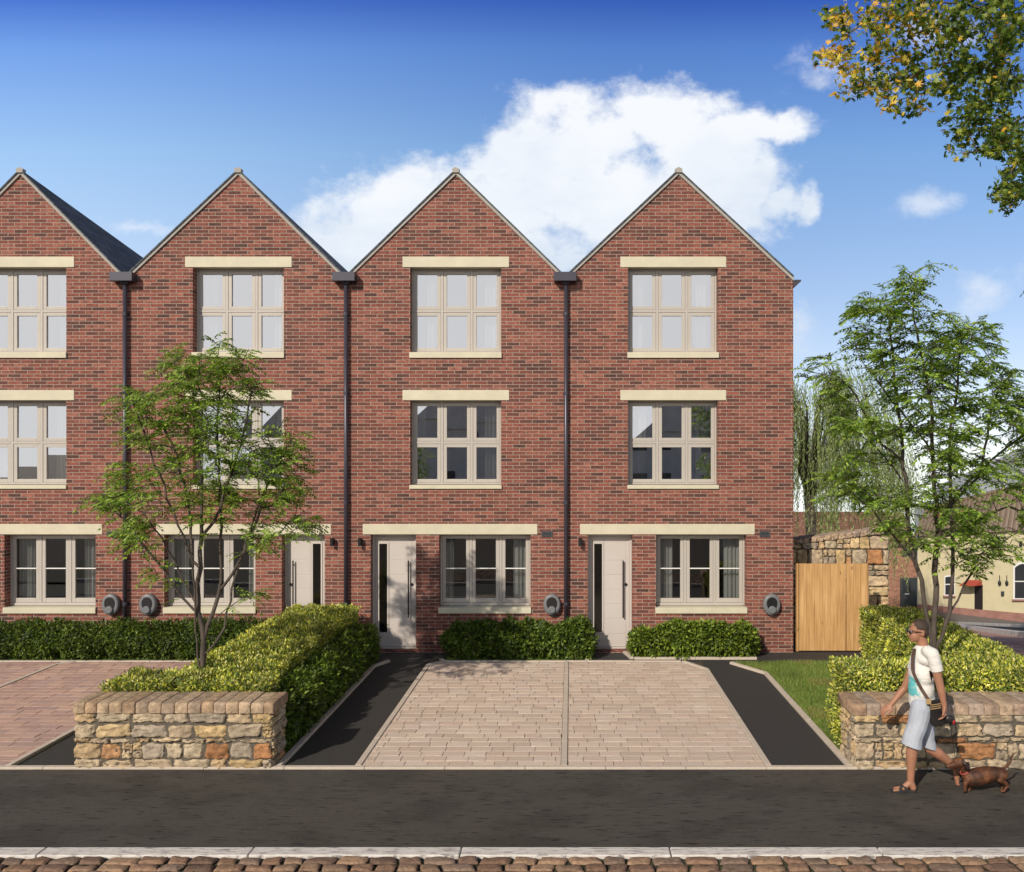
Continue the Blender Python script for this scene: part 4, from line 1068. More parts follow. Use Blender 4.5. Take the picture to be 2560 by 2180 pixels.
def limbs(nodes, par, kids, rad, mb, sides=7, scale=1.0, flare=None):
    done = set()
    for s0 in range(len(nodes)):
        if par[s0] < 0: starts = [(s0, None)]
        else: continue
        while starts:
            i, frm = starts.pop(); path = []; rs = []
            if frm is not None: path.append(nodes[frm]); rs.append(min(rad[frm], rad[i] * 1.25) * scale)
            cur = i
            while True:
                path.append(nodes[cur]); rs.append(rad[cur] * scale)
                ks = kids[cur]
                if not ks: break
                ks = sorted(ks, key=lambda k: -rad[k])
                for k in ks[1:]: starts.append((k, cur))
                cur = ks[0]
            if len(path) > 1: mb.tube(path, [float(r) for r in rs], sides if rs[0] > .01 else 4, cap=False)
def compound(B, d, up, length, pairs, lw, rng, out):
    """pinnate leaf: leaflets in pairs along a drooping rachis"""
    d = d / np.linalg.norm(d); S = np.cross(d, up); S /= max(np.linalg.norm(S), 1e-6)
    pts = []
    for k in range(pairs + 1):
        t_ = (k + 1) / (pairs + 1); p = B + d * length * t_ + np.array([0, 0, -1.0]) * length * .38 * t_ * t_; pts.append(p)
        for sg in (-1, 1):
            a = S * sg * .80 + d * .40 + np.array([0, 0, -.30]) + rng.normal(0, .12, 3)
            l = lw * rng.uniform(.85, 1.15) * (1 - .25 * abs(t_ - .55)); out.append((p, a, up + S * sg * .35 + rng.normal(0, .15, 3), l))
    out.append((pts[-1], d * .7 + np.array([0, 0, -.6]), up, lw))
    return [B] + pts
def multistem(name, label, ytree, ox, oy, sc, stems, ells, ntw, base_px, seed, cols, dspread=.9, lw=.068, lsc=1.0):
    rr = random.Random(seed); rng = np.random.default_rng(seed)
    def W(zx, zy, dy=0): px, py = ox + zx / sc, oy + zy / sc; y = ytree + dy; return np.array([FX(px, y), y, FZ(py, y)])
    base = W(*base_px); base[2] = -.05
    root = thing(name, label, 'tree', (base[0], ytree, 0), 'slender multi-stemmed young trees')
    S_ = []
    for k, st_ in enumerate(stems):
        dy = (0, .35, -.35, .5, -.5, .2, -.25, .4)[k % 8]; n = len(st_)
        pl = [W(p[0], p[1], dy * i / max(1, n - 1)) for i, p in enumerate(st_)]
        if k < 3 or st_[0][1] > base_px[1] - 60: pl = [base + np.array([(k - 1) * .05, dy * .1, 0])] + pl if k else [base] + pl
        S_.append(pl)
    tot = sum(e[2] * e[3] for e in ells); pts = []
    for (cx, cy, rx, ry) in ells:
        for _ in range(max(3, int(ntw * rx * ry / tot))):
            a = rr.uniform(0, 6.283); q = math.sqrt(rr.random()); dd = rr.uniform(-1, 1) * dspread * math.sqrt(max(.1, 1 - q * q * .6)) * min(1, rx / 150)
            pts.append(W(cx + rx * q * math.cos(a) * .90, cy + ry * q * math.sin(a) * 1.25, dd))
    nodes, par, kids, rad, tips = grow(S_, pts, seed=seed)
    mb = MB(); limbs(nodes, par, kids, rad, mb)
    out = []; tw = MB(); c0 = np.array([base[0], ytree])
    for t_ in tips:
        chain = [t_]; 
        for _ in range(2):
            if par[chain[-1]] >= 0: chain.append(par[chain[-1]])
        for ci, nd in enumerate(chain):
            for _ in range(3 if ci == 0 else 1):
                p = nodes[nd]; o2 = p[:2] - c0; o2 = o2 / max(np.linalg.norm(o2), .2)
                d = np.array([o2[0] * .55 + rng.normal(0, .75), o2[1] * .4 + rng.normal(0, .75), rng.uniform(-.25, .75)])
                upv = np.array([rng.normal(0, .35), rng.normal(-.15, .35), 1.0])
                tw.tube(compound(p, d, upv, rng.uniform(.20, .32) * lsc, int(rng.integers(4, 7)), lw, rng, out), .0018, 3, cap=False)
    tw.build('leaf_stalk', 'bark', root)
    mb.build('trunk', 'bark', root, smooth=True)
    P = np.array([o[0] for o in out]); A = np.array([o[1] for o in out]); N_ = np.array([o[2] for o in out]); L = np.array([o[3] for o in out])
    leaves('crown', P, A, N_, L, L * .40, pick(rng, cols, len(P), .2), 'leafthin', root, fold=.12)
    return root
GREEN = [(.15, .26, .035), (.21, .34, .045), (.29, .43, .065), (.10, .18, .028), (.38, .51, .09)]
multistem('young_tree', 'slender many-stemmed young tree in front of the left houses', -4.72, 200, 840, 2.1,
    [[(650, 1600), (620, 1450), (615, 1300), (640, 1050), (640, 800), (620, 600), (600, 420), (590, 250)],
     [(650, 1600), (700, 1450), (740, 1300), (745, 1000), (735, 800), (720, 500), (740, 200), (750, 110)],
     [(615, 1600), (605, 1400), (590, 1180), (490, 920), (370, 600), (280, 360)],
     [(670, 1660), (760, 1530), (820, 1250), (900, 1000), (1000, 760), (1100, 560)],
     [(605, 1400), (500, 1180), (380, 1000), (270, 780)],
     [(740, 1330), (800, 1250), (860, 1140), (950, 900), (1010, 700)],
     [(600, 1440), (480, 1300), (400, 1180), (280, 1020), (150, 890)],
     [(700, 1490), (850, 1380), (900, 1320)], [(640, 1050), (700, 980), (760, 800), (850, 560), (900, 300)], [(590, 1180), (570, 900), (520, 650), (440, 480)]],
    [(740, 110, 170, 80), (560, 160, 140, 80), (650, 280, 240, 90), (880, 260, 120, 50), (330, 340, 150, 70), (360, 490, 170, 80), (640, 430, 220, 100),
     (760, 560, 220, 110), (1050, 540, 120, 90), (300, 730, 170, 60), (640, 700, 200, 80), (1010, 690, 190, 70), (130, 880, 120, 45), (330, 870, 180, 60),
     (330, 1040, 140, 80), (700, 880, 240, 70), (1060, 820, 140, 70), (1120, 1000, 140, 60), (940, 1050, 120, 50), (430, 1250, 70, 35), (870, 1360, 80, 30)],
    440, (640, 1740), 71, GREEN, lw=.066, dspread=.75, lsc=.8)
multistem('young_tree', 'taller many-stemmed young tree rising from the right hedge behind the man', -4.72, 1900, 600, 1.96,
    [[(840, 1960), (800, 1740), (745, 1520), (720, 1300), (690, 900), (660, 700), (640, 480), (620, 330)],
     [(850, 1980), (865, 1700), (870, 1480), (850, 1100), (840, 800), (780, 520), (750, 300), (760, 170)],
     [(865, 1990), (930, 1820), (945, 1600), (935, 1300), (930, 1000), (970, 700), (980, 450)],
     [(925, 1830), (1000, 1690), (1080, 1540), (1230, 1450)],
     [(760, 1580), (640, 1430), (560, 1330), (440, 1230)],
     [(870, 1480), (900, 1350), (1020, 1180), (1180, 1040), (1290, 960)],
     [(690, 1080), (560, 960), (470, 760), (370, 660), (300, 600)],
     [(700, 1180), (600, 1050), (460, 930), (400, 860)], [(935, 1300), (1080, 1150), (1120, 900), (1180, 700)], [(900, 1420), (1040, 1400), (1160, 1330), (1260, 1280)], [(840, 1050), (780, 950), (640, 780), (540, 640)]],
    [(770, 170, 110, 65), (640, 300, 190, 70), (560, 400, 130, 70), (830, 440, 260, 80), (1060, 460, 110, 60), (560, 520, 130, 55), (320, 640, 90, 60),
     (700, 620, 210, 75), (1000, 600, 230, 80), (1190, 700, 100, 70), (380, 760, 90, 55), (450, 860, 120, 55), (850, 750, 240, 80), (1150, 820, 130, 80),
     (900, 900, 210, 70), (640, 900, 140, 45), (500, 1100, 150, 55), (380, 1200, 120, 55), (600, 1250, 130, 55), (950, 1130, 170, 70), (1200, 1150, 100, 80),
     (1000, 1300, 170, 70), (720, 1400, 120, 45), (1100, 1420, 150, 60), (1200, 1520, 80, 50), (1000, 1580, 110, 40), (880, 1480, 100, 40), (1300, 900, 120, 160), (1330, 1300, 90, 120), (960, 1000, 200, 70), (800, 1250, 140, 60)],
    590, (858, 2100), 73, GREEN, dspread=.85, lw=.074, lsc=.8)

# weeping willow beyond the end house
def willow():
    rng = np.random.default_rng(5); rr = random.Random(5); y = 20.0; g = gz(y); cx = 9.9
    root = thing('weeping_willow', 'weeping willow with hanging strands behind the end house', 'tree', (cx, y, g))
    limbs_ = []; mb = MB()
    mb.tube([(cx, y, g - .1), (cx + .1, y, g + 2.6), (cx - .05, y + .1, g + 5.6)], [.32, .24, .2], 10)
    P, A, C = [], [], []; st_ = MB(); tips = []
    for k in range(26):
        a = rr.uniform(0, 6.283); r = rr.uniform(.5, 3.9); h = 8.0 - (r / 3.9) ** 2 * 3.4 + rr.uniform(-1.9, .1)
        tip = (cx + r * math.cos(a), y + r * math.sin(a) * .8, h)
        m1 = (cx + r * .35 * math.cos(a), y + r * .3 * math.sin(a), g + 5.6 + (h - g - 5.6) * .8)
        mb.tube([(cx - .05, y + .1, g + 5.3), m1, tip], [.10, .04, .008], 6); tips.append((m1, tip))
    od = 0
    for k in range(1100):
        m1, tip = rr.choice(tips); t_ = rr.uniform(.25, 1.08); s = [m1[i] + (tip[i] - m1[i]) * t_ + rr.gauss(0, .28) for i in range(3)]
        L = rr.uniform(1.4, 4.8); n = int(L / .095); dxx, dyy = rr.uniform(-.12, .16), rr.uniform(-.12, .12)
        pts = []
        for i in range(n):
            q = i / n; ar_ = .45 * (1 - math.exp(-q * L * 1.6)); od = math.atan2(s[1] - y, s[0] - cx); p = (s[0] + ar_ * math.cos(od) + dxx * math.sin(q * 2.5) + .03 * math.sin(i), s[1] + ar_ * math.sin(od) + dyy * q, s[2] - L * q + .25 * math.exp(-q * L * 2))
            if p[2] < g + .5: break
            pts.append(p)
            P.append(p); A.append((rr.gauss(0, .5), rr.gauss(0, .5), -1)); C.append(rr.choice([(.27, .36, .12), (.34, .43, .15), (.42, .50, .20), (.19, .26, .09)]))
        if len(pts) > 2: st_.tube(pts[::3] + [pts[-1]], .006, 3, (.22, .25, .12), cap=False)
    mb.build('trunk', 'bark', root, smooth=True); st_.build('strand', 'leafthin', root)
    n = len(P); P = np.array(P); A = np.array(A)
    leaves('crown', P, A, unit(rng.normal(0, 1, (n, 3))), rng.uniform(.13, .21, n), rng.uniform(.03, .045, n), np.array(C), 'leafthin', root, fold=.1)
willow()

# maple standing beyond the right edge, its limbs reaching over
def maple():
    rr = random.Random(12); rng = np.random.default_rng(12); yt = -2.0; bx_, by_ = 9.6, -2.2
    od = 0; root = thing('maple_tree', 'maple with green and yellow leaves hanging in at the upper right', 'tree', (bx_, by_, 0))
    def W(zx, zy, dy=0): px, py = 1900 + zx / 3.139, zy / 3.139; y = yt + dy; return np.array([FX(px, y), y, FZ(py, y)])
    base = np.array([bx_, by_, -.05])
    crown = [[base, base + (0, 0, 3), base + (.1, 0, 5.5), base + (0, .2, 8), base + (-.3, .3, 10.5)],
        [base + (.1, 0, 6.8), W(2300, 300), W(1950, 110), W(1600, 30, .2), W(1250, 20, .3), W(950, 100, .3), W(700, 260, .4), W(560, 380, .4)],
        [base + (.1, 0, 6.0), W(2400, 800), W(2072, 640, .2), W(1850, 560, .1), W(1500, 480, 0), W(1250, 560, -.2), W(1000, 720, -.3), W(900, 850, -.3)],
        [base + (.1, 0, 5.6), W(2500, 1100, -.3), W(2100, 900, -.3), W(1850, 1050, -.4), W(1700, 1190, -.4)],
        [base + (.1, 0, 5.0), W(2500, 1400, .3), W(2150, 1200, .3), W(1950, 1380, .2), W(1850, 1500, .2)],
        [W(1950, 110), W(1900, 40), W(1880, -120), W(1700, -300)], [W(1600, 30, .2), W(1400, 200), W(1200, 270, -.2), W(1050, 400)],
        [W(1850, 560, .1), W(1880, 350, -.2), W(1900, 200, -.2)], [base + (.1, 0, 7), base + (1.8, .4, 9.4), base + (3, .5, 10.4)], [base + (0, 0, 6), base + (1.5, -1.2, 8), base + (2.2, -2, 9)]]
    pts = []
    def fill(cx, cy, rx, ry, n, d=.9):
        for _ in range(int(n * .75 + .5)):
            a = rr.uniform(0, 6.283); q = math.sqrt(rr.random()); pts.append(W(cx + rx * q * math.cos(a), cy + ry * q * math.sin(a), rr.uniform(-d, d)))
    for e in [(570, 90, 50, 110, 9), (500, 380, 60, 90, 8), (720, 120, 110, 130, 14), (950, 60, 160, 90, 16), (760, 430, 130, 110, 16), (950, 330, 140, 120, 16), (1200, 400, 140, 130, 20),
              (1250, 120, 200, 120, 22), (830, 680, 90, 90, 12), (680, 560, 40, 70, 4), (610, 700, 25, 40, 2), (1000, 600, 150, 110, 20), (1060, 780, 70, 90, 7), (1280, 620, 130, 90, 12), (1270, 840, 70, 50, 5), (1500, 330, 180, 150, 34),
              (1550, 120, 200, 130, 30), (1500, 620, 130, 120, 18), (1850, 200, 240, 220, 70), (1800, 560, 250, 200, 70), (1560, 800, 130, 110, 16), (1800, 850, 200, 150, 40), (1490, 960, 60, 40, 4),
              (1950, 1050, 170, 130, 36), (1620, 1080, 90, 70, 10), (1500, 1160, 25, 30, 2), (1760, 1170, 130, 50, 10), (2000, 1200, 110, 100, 16), (2000, 1380, 110, 110, 18), (1930, 1540, 110, 70, 12), (2040, 1480, 60, 130, 9),
              (1200, -80, 600, 80, 30), (1900, -250, 500, 250, 60)]: fill(*e)
    for _ in range(150): pts.append(base + np.array([abs(rr.gauss(0, 1.7)) - .9, rr.gauss(0, 1.6), rr.uniform(6.8, 11.5)]))
    nodes, par, kids, rad, tips = grow(crown, pts, r_tip=.004, r_pow=2.5, seed=4, wiggle=.03, step=.25)
    mb = MB(); limbs(nodes, par, kids, rad, mb); mb.build('trunk', 'bark', root, smooth=True)
    ang = [(0, .10), (28, .55), (40, .42), (62, .85), (78, .50), (90, 1.0), (102, .50), (118, .85), (140, .42), (152, .55), (180, .10), (235, .16), (305, .16)]
    V, Fs, C = [], [], []
    greens = [(.08, .14, .02), (.12, .20, .025), (.05, .10, .018), (.20, .27, .035), (.26, .30, .04)]; golds = [(.74, .52, .07), (.74, .42, .05), (.62, .55, .09), (.48, .38, .06)]
    for t_ in tips:
        chain = [t_]
        for _ in range(2):
            if par[chain[-1]] >= 0 and rad[par[chain[-1]]] < .03: chain.append(par[chain[-1]])
        p0 = nodes[t_]; xim = 1428 + p0[0] / (p0[1] + 16) * F
        gold = max(0.03, min(.85, (2420 - xim) / 400)) if noise.noise(Vector(p0 * 1.1)) > -.12 else .05
        for nd in chain:
            for _ in range(6 if nd == t_ else 3):
                c = Vector(nodes[nd]) + Vector((rr.gauss(0, .075), rr.gauss(0, .075), rr.gauss(-.03, .065)))
                s = rr.uniform(.07, .125); nrm = Vector((rr.gauss(0, .7), rr.gauss(-.2, .7), rr.gauss(.55, .5))).normalized()
                a = nrm.orthogonal().normalized(); b_ = nrm.cross(a); q = rr.uniform(0, 6.283); ca, sa = math.cos(q), math.sin(q)
                k0 = len(V); V.append(tuple(c - nrm * s * .12))
                for (dg, r) in ang:
                    x_, y_ = r * s * math.cos(R(dg)), r * s * math.sin(R(dg)) - s * .2
                    X_, Y_ = x_ * ca - y_ * sa, x_ * sa + y_ * ca; V.append(tuple(c + a * X_ + b_ * Y_ - nrm * (.25 * (x_ * x_ + y_ * y_) / s)))
                col = rr.choice(golds if rr.random() < gold else greens); g = rr.uniform(.8, 1.2); col = [z * g for z in col]
                m_ = len(ang)
                for i in range(m_): Fs.append((k0, k0 + 1 + i, k0 + 1 + (i + 1) % m_)); C.append(col)
    np_mesh('crown', np.array(V), np.array(Fs), np.array(C), 'leafthin', root)
maple()
# ================================================================ street down the hill
def flatq(mb, pts, thick=(0, .2, 0)): mb.prism(pts, thick)
YB = 36.3
bb = thing('brick_cottage', 'long low brick cottage with tiled roof and dark door, down the hill', 'house', (16, YB, gz(YB)))
def BX(px): return FX(px, YB)
def BZ(py): return FZ(py, YB)
MB().box(12.0, BX(2293) - .02, YB, YB + 4.5, gz(YB) - .5, BZ(1352)).build('wall', 'oldbrick', bb)
rz0, rz1 = BZ(1354), FZ(1279, YB + 2.4)
r_ = MB(); r_.prism([(11.7, YB - .35, rz0 - .15), (11.7, YB + 2.4, rz1), (11.7, YB + 5.1, rz0 - .15)], (BX(2293) - 11.7 - .02, 0, 0)); r_.build('roof', 'redtile', bb)
d = MB(); d.box(BX(2250), BX(2291), YB - .06, YB, BZ(1516), BZ(1444)); dd = d.build('door', 'greydoor', bb)
MB().box(BX(2256), BX(2263), YB - .08, YB - .055, BZ(1482), BZ(1451)).box(BX(2268), BX(2276), YB - .08, YB - .055, BZ(1482), BZ(1451)).build('door_pane', 'darkglass', dd)
MB().box(BX(2261), BX(2272), YB - .09, YB - .06, BZ(1485.5), BZ(1483.5)).build('letterbox', 'whitepaint', dd)
d = MB(); d.box(BX(2255), BX(2292), YB - .05, YB, BZ(1391), BZ(1362)); wi = d.build('window', 'greydoor', bb)
MB().box(BX(2258), BX(2272), YB - .07, YB - .045, BZ(1388), BZ(1364)).box(BX(2275), BX(2290), YB - .07, YB - .045, BZ(1388), BZ(1364)).build('pane', 'darkglass', wi)
# cream building along the street
A0 = Vector((20.7, 36.0, 0)); dirv = Vector((3.7, -5.0, 0)).normalized(); nin = Vector((dirv.y, -dirv.x, 0)); nin = -nin if nin.y < 0 else nin   # towards the inside
LEN = 13.0
def tpx(px):
    k = (px - 1428) / F      # A0.x + t dx = k (A0.y+16 + t dy)
    return (k * (A0.y + 16) - A0.x) / (dirv.x - k * dirv.y)
def CW(px, py, off=0.0):
    t_ = tpx(px); p = A0 + dirv * t_; return Vector((p.x, p.y, CAMZ - (py - 1145) * (p.y + 16) / F)) - nin * off
cb_ = thing('cream_house', 'cream rendered building with brown ribbed cladding above, at the far right', 'house', (24, 32, gz(32)))
def wallpt(t_, z, off=0): p = A0 + dirv * t_; return (p.x - nin.x * off, p.y - nin.y * off, z)
def zb(t_): return -5.61 + .042 * t_
def zt(t_): return -1.09 + .124 * t_
def zr_(t_): return .46 + .278 * t_
w_ = MB(); w_.prism([wallpt(0, -7.5), wallpt(LEN, -7.5), wallpt(LEN, zt(LEN)), wallpt(0, zt(0))], tuple(nin * 5)); w_.build('wall', 'cream', cb_)
pl = MB(); pl.prism([wallpt(0, -7.5, .06), wallpt(LEN, -7.5, .06), wallpt(LEN, zb(LEN) + .62, .06), wallpt(0, zb(0) + .45, .06)], tuple(nin * .055)); pl.build('plinth', 'plinth', cb_)
cl = MB(); cl.prism([wallpt(-.1, zt(0) - .02, .25), wallpt(LEN, zt(LEN) - .02, .25), wallpt(LEN, zr_(LEN), -.9), wallpt(-.1, zr_(0), -.9)], tuple(nin * .3)); cl.build('cladding', 'brownclad', cb_)
cc = MB(); cc.tube([wallpt(-.1, zr_(0) + .02, -.88), wallpt(LEN, zr_(LEN) + .02, -.88)], .10, 6); cc.build('ridge_trim', 'brownclad', cb_)
def panel(name, mat, parent, x0, x1, y0, y1, off=.05, th=.05, arch=0):
    P = [CW(x0, y1, off), CW(x1, y1, off), CW(x1, y0, off)]
    if arch:
        for k in range(1, 8):
            a = math.pi * k / 8; P.append(CW(x1 + (x0 - x1) * k / 8, y0 - arch * math.sin(a), off))
    P.append(CW(x0, y0, off))
    m_ = MB(); m_.prism(P, tuple(nin * th)); return m_.build(name, mat, parent)
dr = panel('door', 'darkdoor', cb_, 2437, 2457, 1462, 1545, .03)
panel('door_jamb', 'cream', dr, 2431, 2437, 1462, 1545, .045)
aw = MB(); a, b_, c, e = CW(2418, 1450, .05), CW(2456, 1450, .05), CW(2457, 1462, .85), CW(2416, 1462, .85)
aw.add([a, b_, c, e, a - Vector((0, 0, .3)), b_ - Vector((0, 0, .3))], [(0, 1, 2, 3), (0, 3, 4), (1, 5, 2)]); aw.build('awning', 'awning', cb_)
for (x0, x1, y0, y1, ar) in ((2362, 2388, 1440, 1489, 2), (2534, 2580, 1416, 1498, 12)):
    fr = panel('window', 'whitepaint', cb_, x0, x1, y0, y1, .04, .035, ar)
    mid = (y0 + y1) / 2 - 4
    q = (x1 - x0) * .1
    panel('pane', 'darkglass', fr, x0 + q, x1 - q * .6, mid + 1.5, y1 - 3, .06, .02); panel('pane', 'darkglass', fr, x0 + q, x1 - q * .6, y0 + 3, mid - 1.5, .06, .02, ar * .8)
    panel('sill', 'plinth', fr, x0 - 1.5, x1 + 1.5, y1, y1 + 4, .14, .1)
for px, py in ((2501, 1457), (2519, 1457)):
    p = CW(px, py, .1); MB().sphere(p, (.09, .09, .14), 8, 6).tube([p, p + Vector((0, 0, .42))], .02, 5).build('lantern', 'black', cb_)
p = CW(2410, 1468, .08); MB().sphere(p, (.08, .08, .2), 8, 6).build('lantern', 'whitepaint', cb_)
panel('meter_box', 'greydoor', cb_, 2505, 2511, 1478, 1489, .12, .1)
panel('wall_plaque', 'darkglass', cb_, 2549, 2556, 1353, 1366, .06, .05)
sg = MB()
for k in range(9):
    x0 = 2352 + k * 7.6; y0 = 1285 - k * .8; hgt = (9, 14, 8, 12, 9, 8, 13, 9, 18)[k]
    P = [CW(x0, y0 + 8, .4), CW(x0 + 2.4, y0 + 8, .4), CW(x0 + 3.6, y0 + 8 - hgt, .4), CW(x0 + 1.2, y0 + 8 - hgt, .4)]; sg.prism(P, tuple(nin * .05))
sg.build('roof_sign', 'awning', cb_)
# large grey-roofed shed behind
sh = thing('grey_shed', 'large grey sheet-roofed building with white rooflights behind the cream house', 'building', (32, 46, gz(46)))
Yq = 45.0
def SQ(px, py, y): return Vector((FX(px, y), y, FZ(py, y)))
L0, L1 = SQ(2338, 1216, Yq), SQ(2760, 1030, Yq); B0, B1 = SQ(2336, 1262, Yq - 2.5), SQ(2790, 1190, Yq - 6)
r_ = MB(); r_.prism([B0, B1, L1, L0], (0, .25, -.05)); rf = r_.build('roof', 'greyroof', sh)
for k0, k1 in ((.50, .60), (.74, .80)):
    a = B0.lerp(L0, k0); b_ = B1.lerp(L1, k0); c = B1.lerp(L1, k1); e = B0.lerp(L0, k1); up_ = Vector((0, -.04, .02))
    m_ = MB()
    for s0, s1 in ((.10, .30), (.34, .56), (.6, .85)): m_.prism([a.lerp(b_, s0) + up_, a.lerp(b_, s1) + up_, e.lerp(c, s1) + up_, e.lerp(c, s0) + up_], (0, .03, -.01))
    m_.build('rooflight', 'whitepaint', rf)
MB().prism([B0 + Vector((0, .3, -9)), B1 + Vector((0, .3, -9)), B1 + Vector((0, .3, -.1)), B0 + Vector((0, .3, -.1))], (0, 3, 0)).build('wall', 'greyroof', sh)

# ================================================================ houses across the road (seen only in the window reflections)
M['palerender'] = plain('pale_render', (.60, .52, .42), .9, .15, 2)
def opposite(x, w_, eave, ridge, lab):
    o = thing('opposite_house', lab, 'house', (x, -33, 0))
    m_ = MB(); m_.box(x - w_ / 2, x + w_ / 2, -41, -33, -.3, eave)
    m_.build('wall', 'palerender', o)
    g = MB(); g.prism([(x - w_ / 2 - .2, -32.8, eave), (x + w_ / 2 + .2, -32.8, eave), (x, -32.8, ridge)], (0, -8.4, 0)); g.build('roof', 'palerender', o)
    wn = MB()
    for k in (-1, 1):
        for z in (1, 3.6): wn.box(x + k * w_ * .25 - .5, x + k * w_ * .25 + .5, -33.0, -32.95, z, z + 1.3)
    wn.build('window', 'darkglass', o)
opposite(-13.5, 8.0, 5.2, 9.6, 'gabled pale rendered house across the road, behind the viewer to the left')
opposite(-4.2, 8.2, 5.4, 9.3, 'gabled pale rendered house across the road, directly behind the viewer')
opposite(6.6, 8.0, 4.9, 8.6, 'gabled pale rendered house across the road, behind the viewer to the right')

# ================================================================ the man
def fused(name, chains, balls, mat, parent, voxel, smooth=6, origin=None):
    """one continuous skin round tapered limbs (chains of (point, radius)) and ellipsoids"""
    mb = MB()
    for ch in chains:
        for (p, r) in ch: mb.sphere(p, r, 12, 8)
        for (p, r), (q, s) in zip(ch[:-1], ch[1:]): mb.tube([p, q], [r, s], 12)
    for b_ in balls: mb.sphere(b_[0], b_[1], 20, 14, rot=b_[2] if len(b_) > 2 else None)
    me = bpy.data.meshes.new('tmp'); me.from_pydata(mb.v, [], mb.f); o = bpy.data.objects.new('tmp', me); COL.objects.link(o)
    md = o.modifiers.new('r', 'REMESH'); md.mode = 'VOXEL'; md.voxel_size = voxel; md.adaptivity = 0
    ms = o.modifiers.new('s', 'SMOOTH'); ms.factor = .5; ms.iterations = smooth
    dg = bpy.context.evaluated_depsgraph_get(); dg.update()
    me2 = bpy.data.meshes.new_from_object(o.evaluated_get(dg)); me2.name = name
    bpy.data.objects.remove(o); bpy.data.meshes.remove(me)
    me2.materials.clear(); me2.materials.append(M[mat])
    return link(me2, name, parent, True, origin)
def P1(zx, zy, y=-6.6):     # point read in the enlarged crop of the photo, at depth y
    px, py = 1900 + zx / 3.139, 1500 + zy / 3.139; return Vector((FX(px, y), y, FZ(py, y)))
YM = -6.6
man = thing('person', 'man in white T-shirt, pale shorts and sunglasses walking left with a dog', 'person', (P1(1200, 1500).x, YM, 0))
YN, YFar = YM - .19, YM + .17        # near / far shoulder
YL, YR = YM - .10, YM + .09          # near / far leg
def hand(wr, pts_dir, palm_n, thumb_side, curl, s=1.0):
    """palm and five fingers: wr wrist point, direction of the hand, palm normal"""
    d = pts_dir.normalized(); n_ = (palm_n - d * palm_n.dot(d)).normalized(); sd = d.cross(n_) * thumb_side
    ch = [[(wr, .024 * s), (wr + d * .045, .027 * s)]]
    for k, (o_, l) in enumerate(((.027, .072), (.009, .082), (-.009, .076), (-.026, .060))):
        b0 = wr + d * .045 + sd * o_ * .8; b1 = wr + d * .088 + sd * o_
        ch.append([(b0, .013 * s), (b1, .0115 * s)])
        f = d; p = b1; seg = l / 3; cc_ = [(p, .0105 * s)]
        for j in range(3):
            f = (f * math.cos(curl) + n_ * math.sin(curl)).normalized(); n_2 = n_; p = p + f * seg; cc_.append((p, (.0095 - .001 * j) * s))
        ch.append(cc_)
    t0 = wr + d * .02 + sd * .024; t1 = t0 + d * .028 + sd * .026 + n_ * .008; t2 = t1 + d * .034 + sd * .006 + n_ * .012
    ch.append([(t0, .015 * s), (t1, .0125 * s), (t2, .0105 * s)])
    return ch
nk = P1(1275, 350, YM)
HD = P1(1242, 245, YM)
shN, shF = P1(1352, 425, YN), P1(1240, 425, YFar)
elN, wrN = P1(1412, 665, YN - .03), P1(1447, 835, YN - .04)
elF, wrF = P1(1135, 690, YFar + .06), P1(1030, 820, YFar + .05)
hipN, hipF = P1(1268, 860, YM - .09), P1(1262, 860, YM + .09)
knN, anN = P1(1200, 1130, YL), P1(1182, 1420, YL)
knF, anF = P1(1335, 1165, YR), P1(1532, 1318, YR + .02)
chains = [[(nk + Vector((.01, 0, -.06)), .062), (nk + Vector((-.005, 0, .05)), .056), (HD + Vector((.03, 0, -.06)), .058)],
    [(P1(1285, 440, YM), .08), (P1(1270, 560, YM), .10), (P1(1265, 700, YM), .10), (P1(1268, 810, YM), .11)],
    [(shN, .055), (elN, .042), (P1(1424, 720, YN - .035), .041), (wrN, .027)], [(shF, .055), (elF, .040), (P1(1105, 725, YFar + .06), .040), (wrF, .026)],
    [(hipN, .095), (knN, .062), (P1(1190, 1215, YL), .060), (P1(1185, 1330, YL), .043), (anN, .037)],
    [(hipF, .095), (knF, .060), (P1(1400, 1205, YR), .060), (P1(1470, 1260, YR + .01), .045), (anF, .036)]]
# planted foot pointing left, trailing foot hanging toes down
heelN = P1(1192, 1478, YL); heelN.z = .045
chains += [[(anN, .036), (heelN + Vector((.012, 0, .0)), .036)], [(anN + Vector((-.01, 0, -.02)), .034), (heelN + Vector((-.09, 0, -.002)), .030), (heelN + Vector((-.165, 0, -.013)), .022)]]
for k in range(5):
    yy_ = YL - .034 + k * .017; toe = heelN + Vector((-.155, yy_ - YL, -.012)); chains.append([(toe, .013), (toe + Vector((-.045 + k * .005, 0, -.006)), .011 if k else .014)])
toeF = P1(1556, 1455, YR + .02)
chains += [[(anF, .036), (anF + Vector((.035, 0, -.03)), .033)], [(anF + Vector((.01, 0, -.02)), .034), (anF.lerp(toeF, .5), .032), (toeF, .024)]]
chains += hand(wrN, Vector((.015, -.02, -1)), Vector((-.9, .35, -.1)), -1, .55)
chains += hand(wrF, Vector((-.80, .02, -.62)), Vector((.35, .5, -.75)), 1, .28)
ry = lambda a: Matrix.Rotation(a, 3, 'Y')
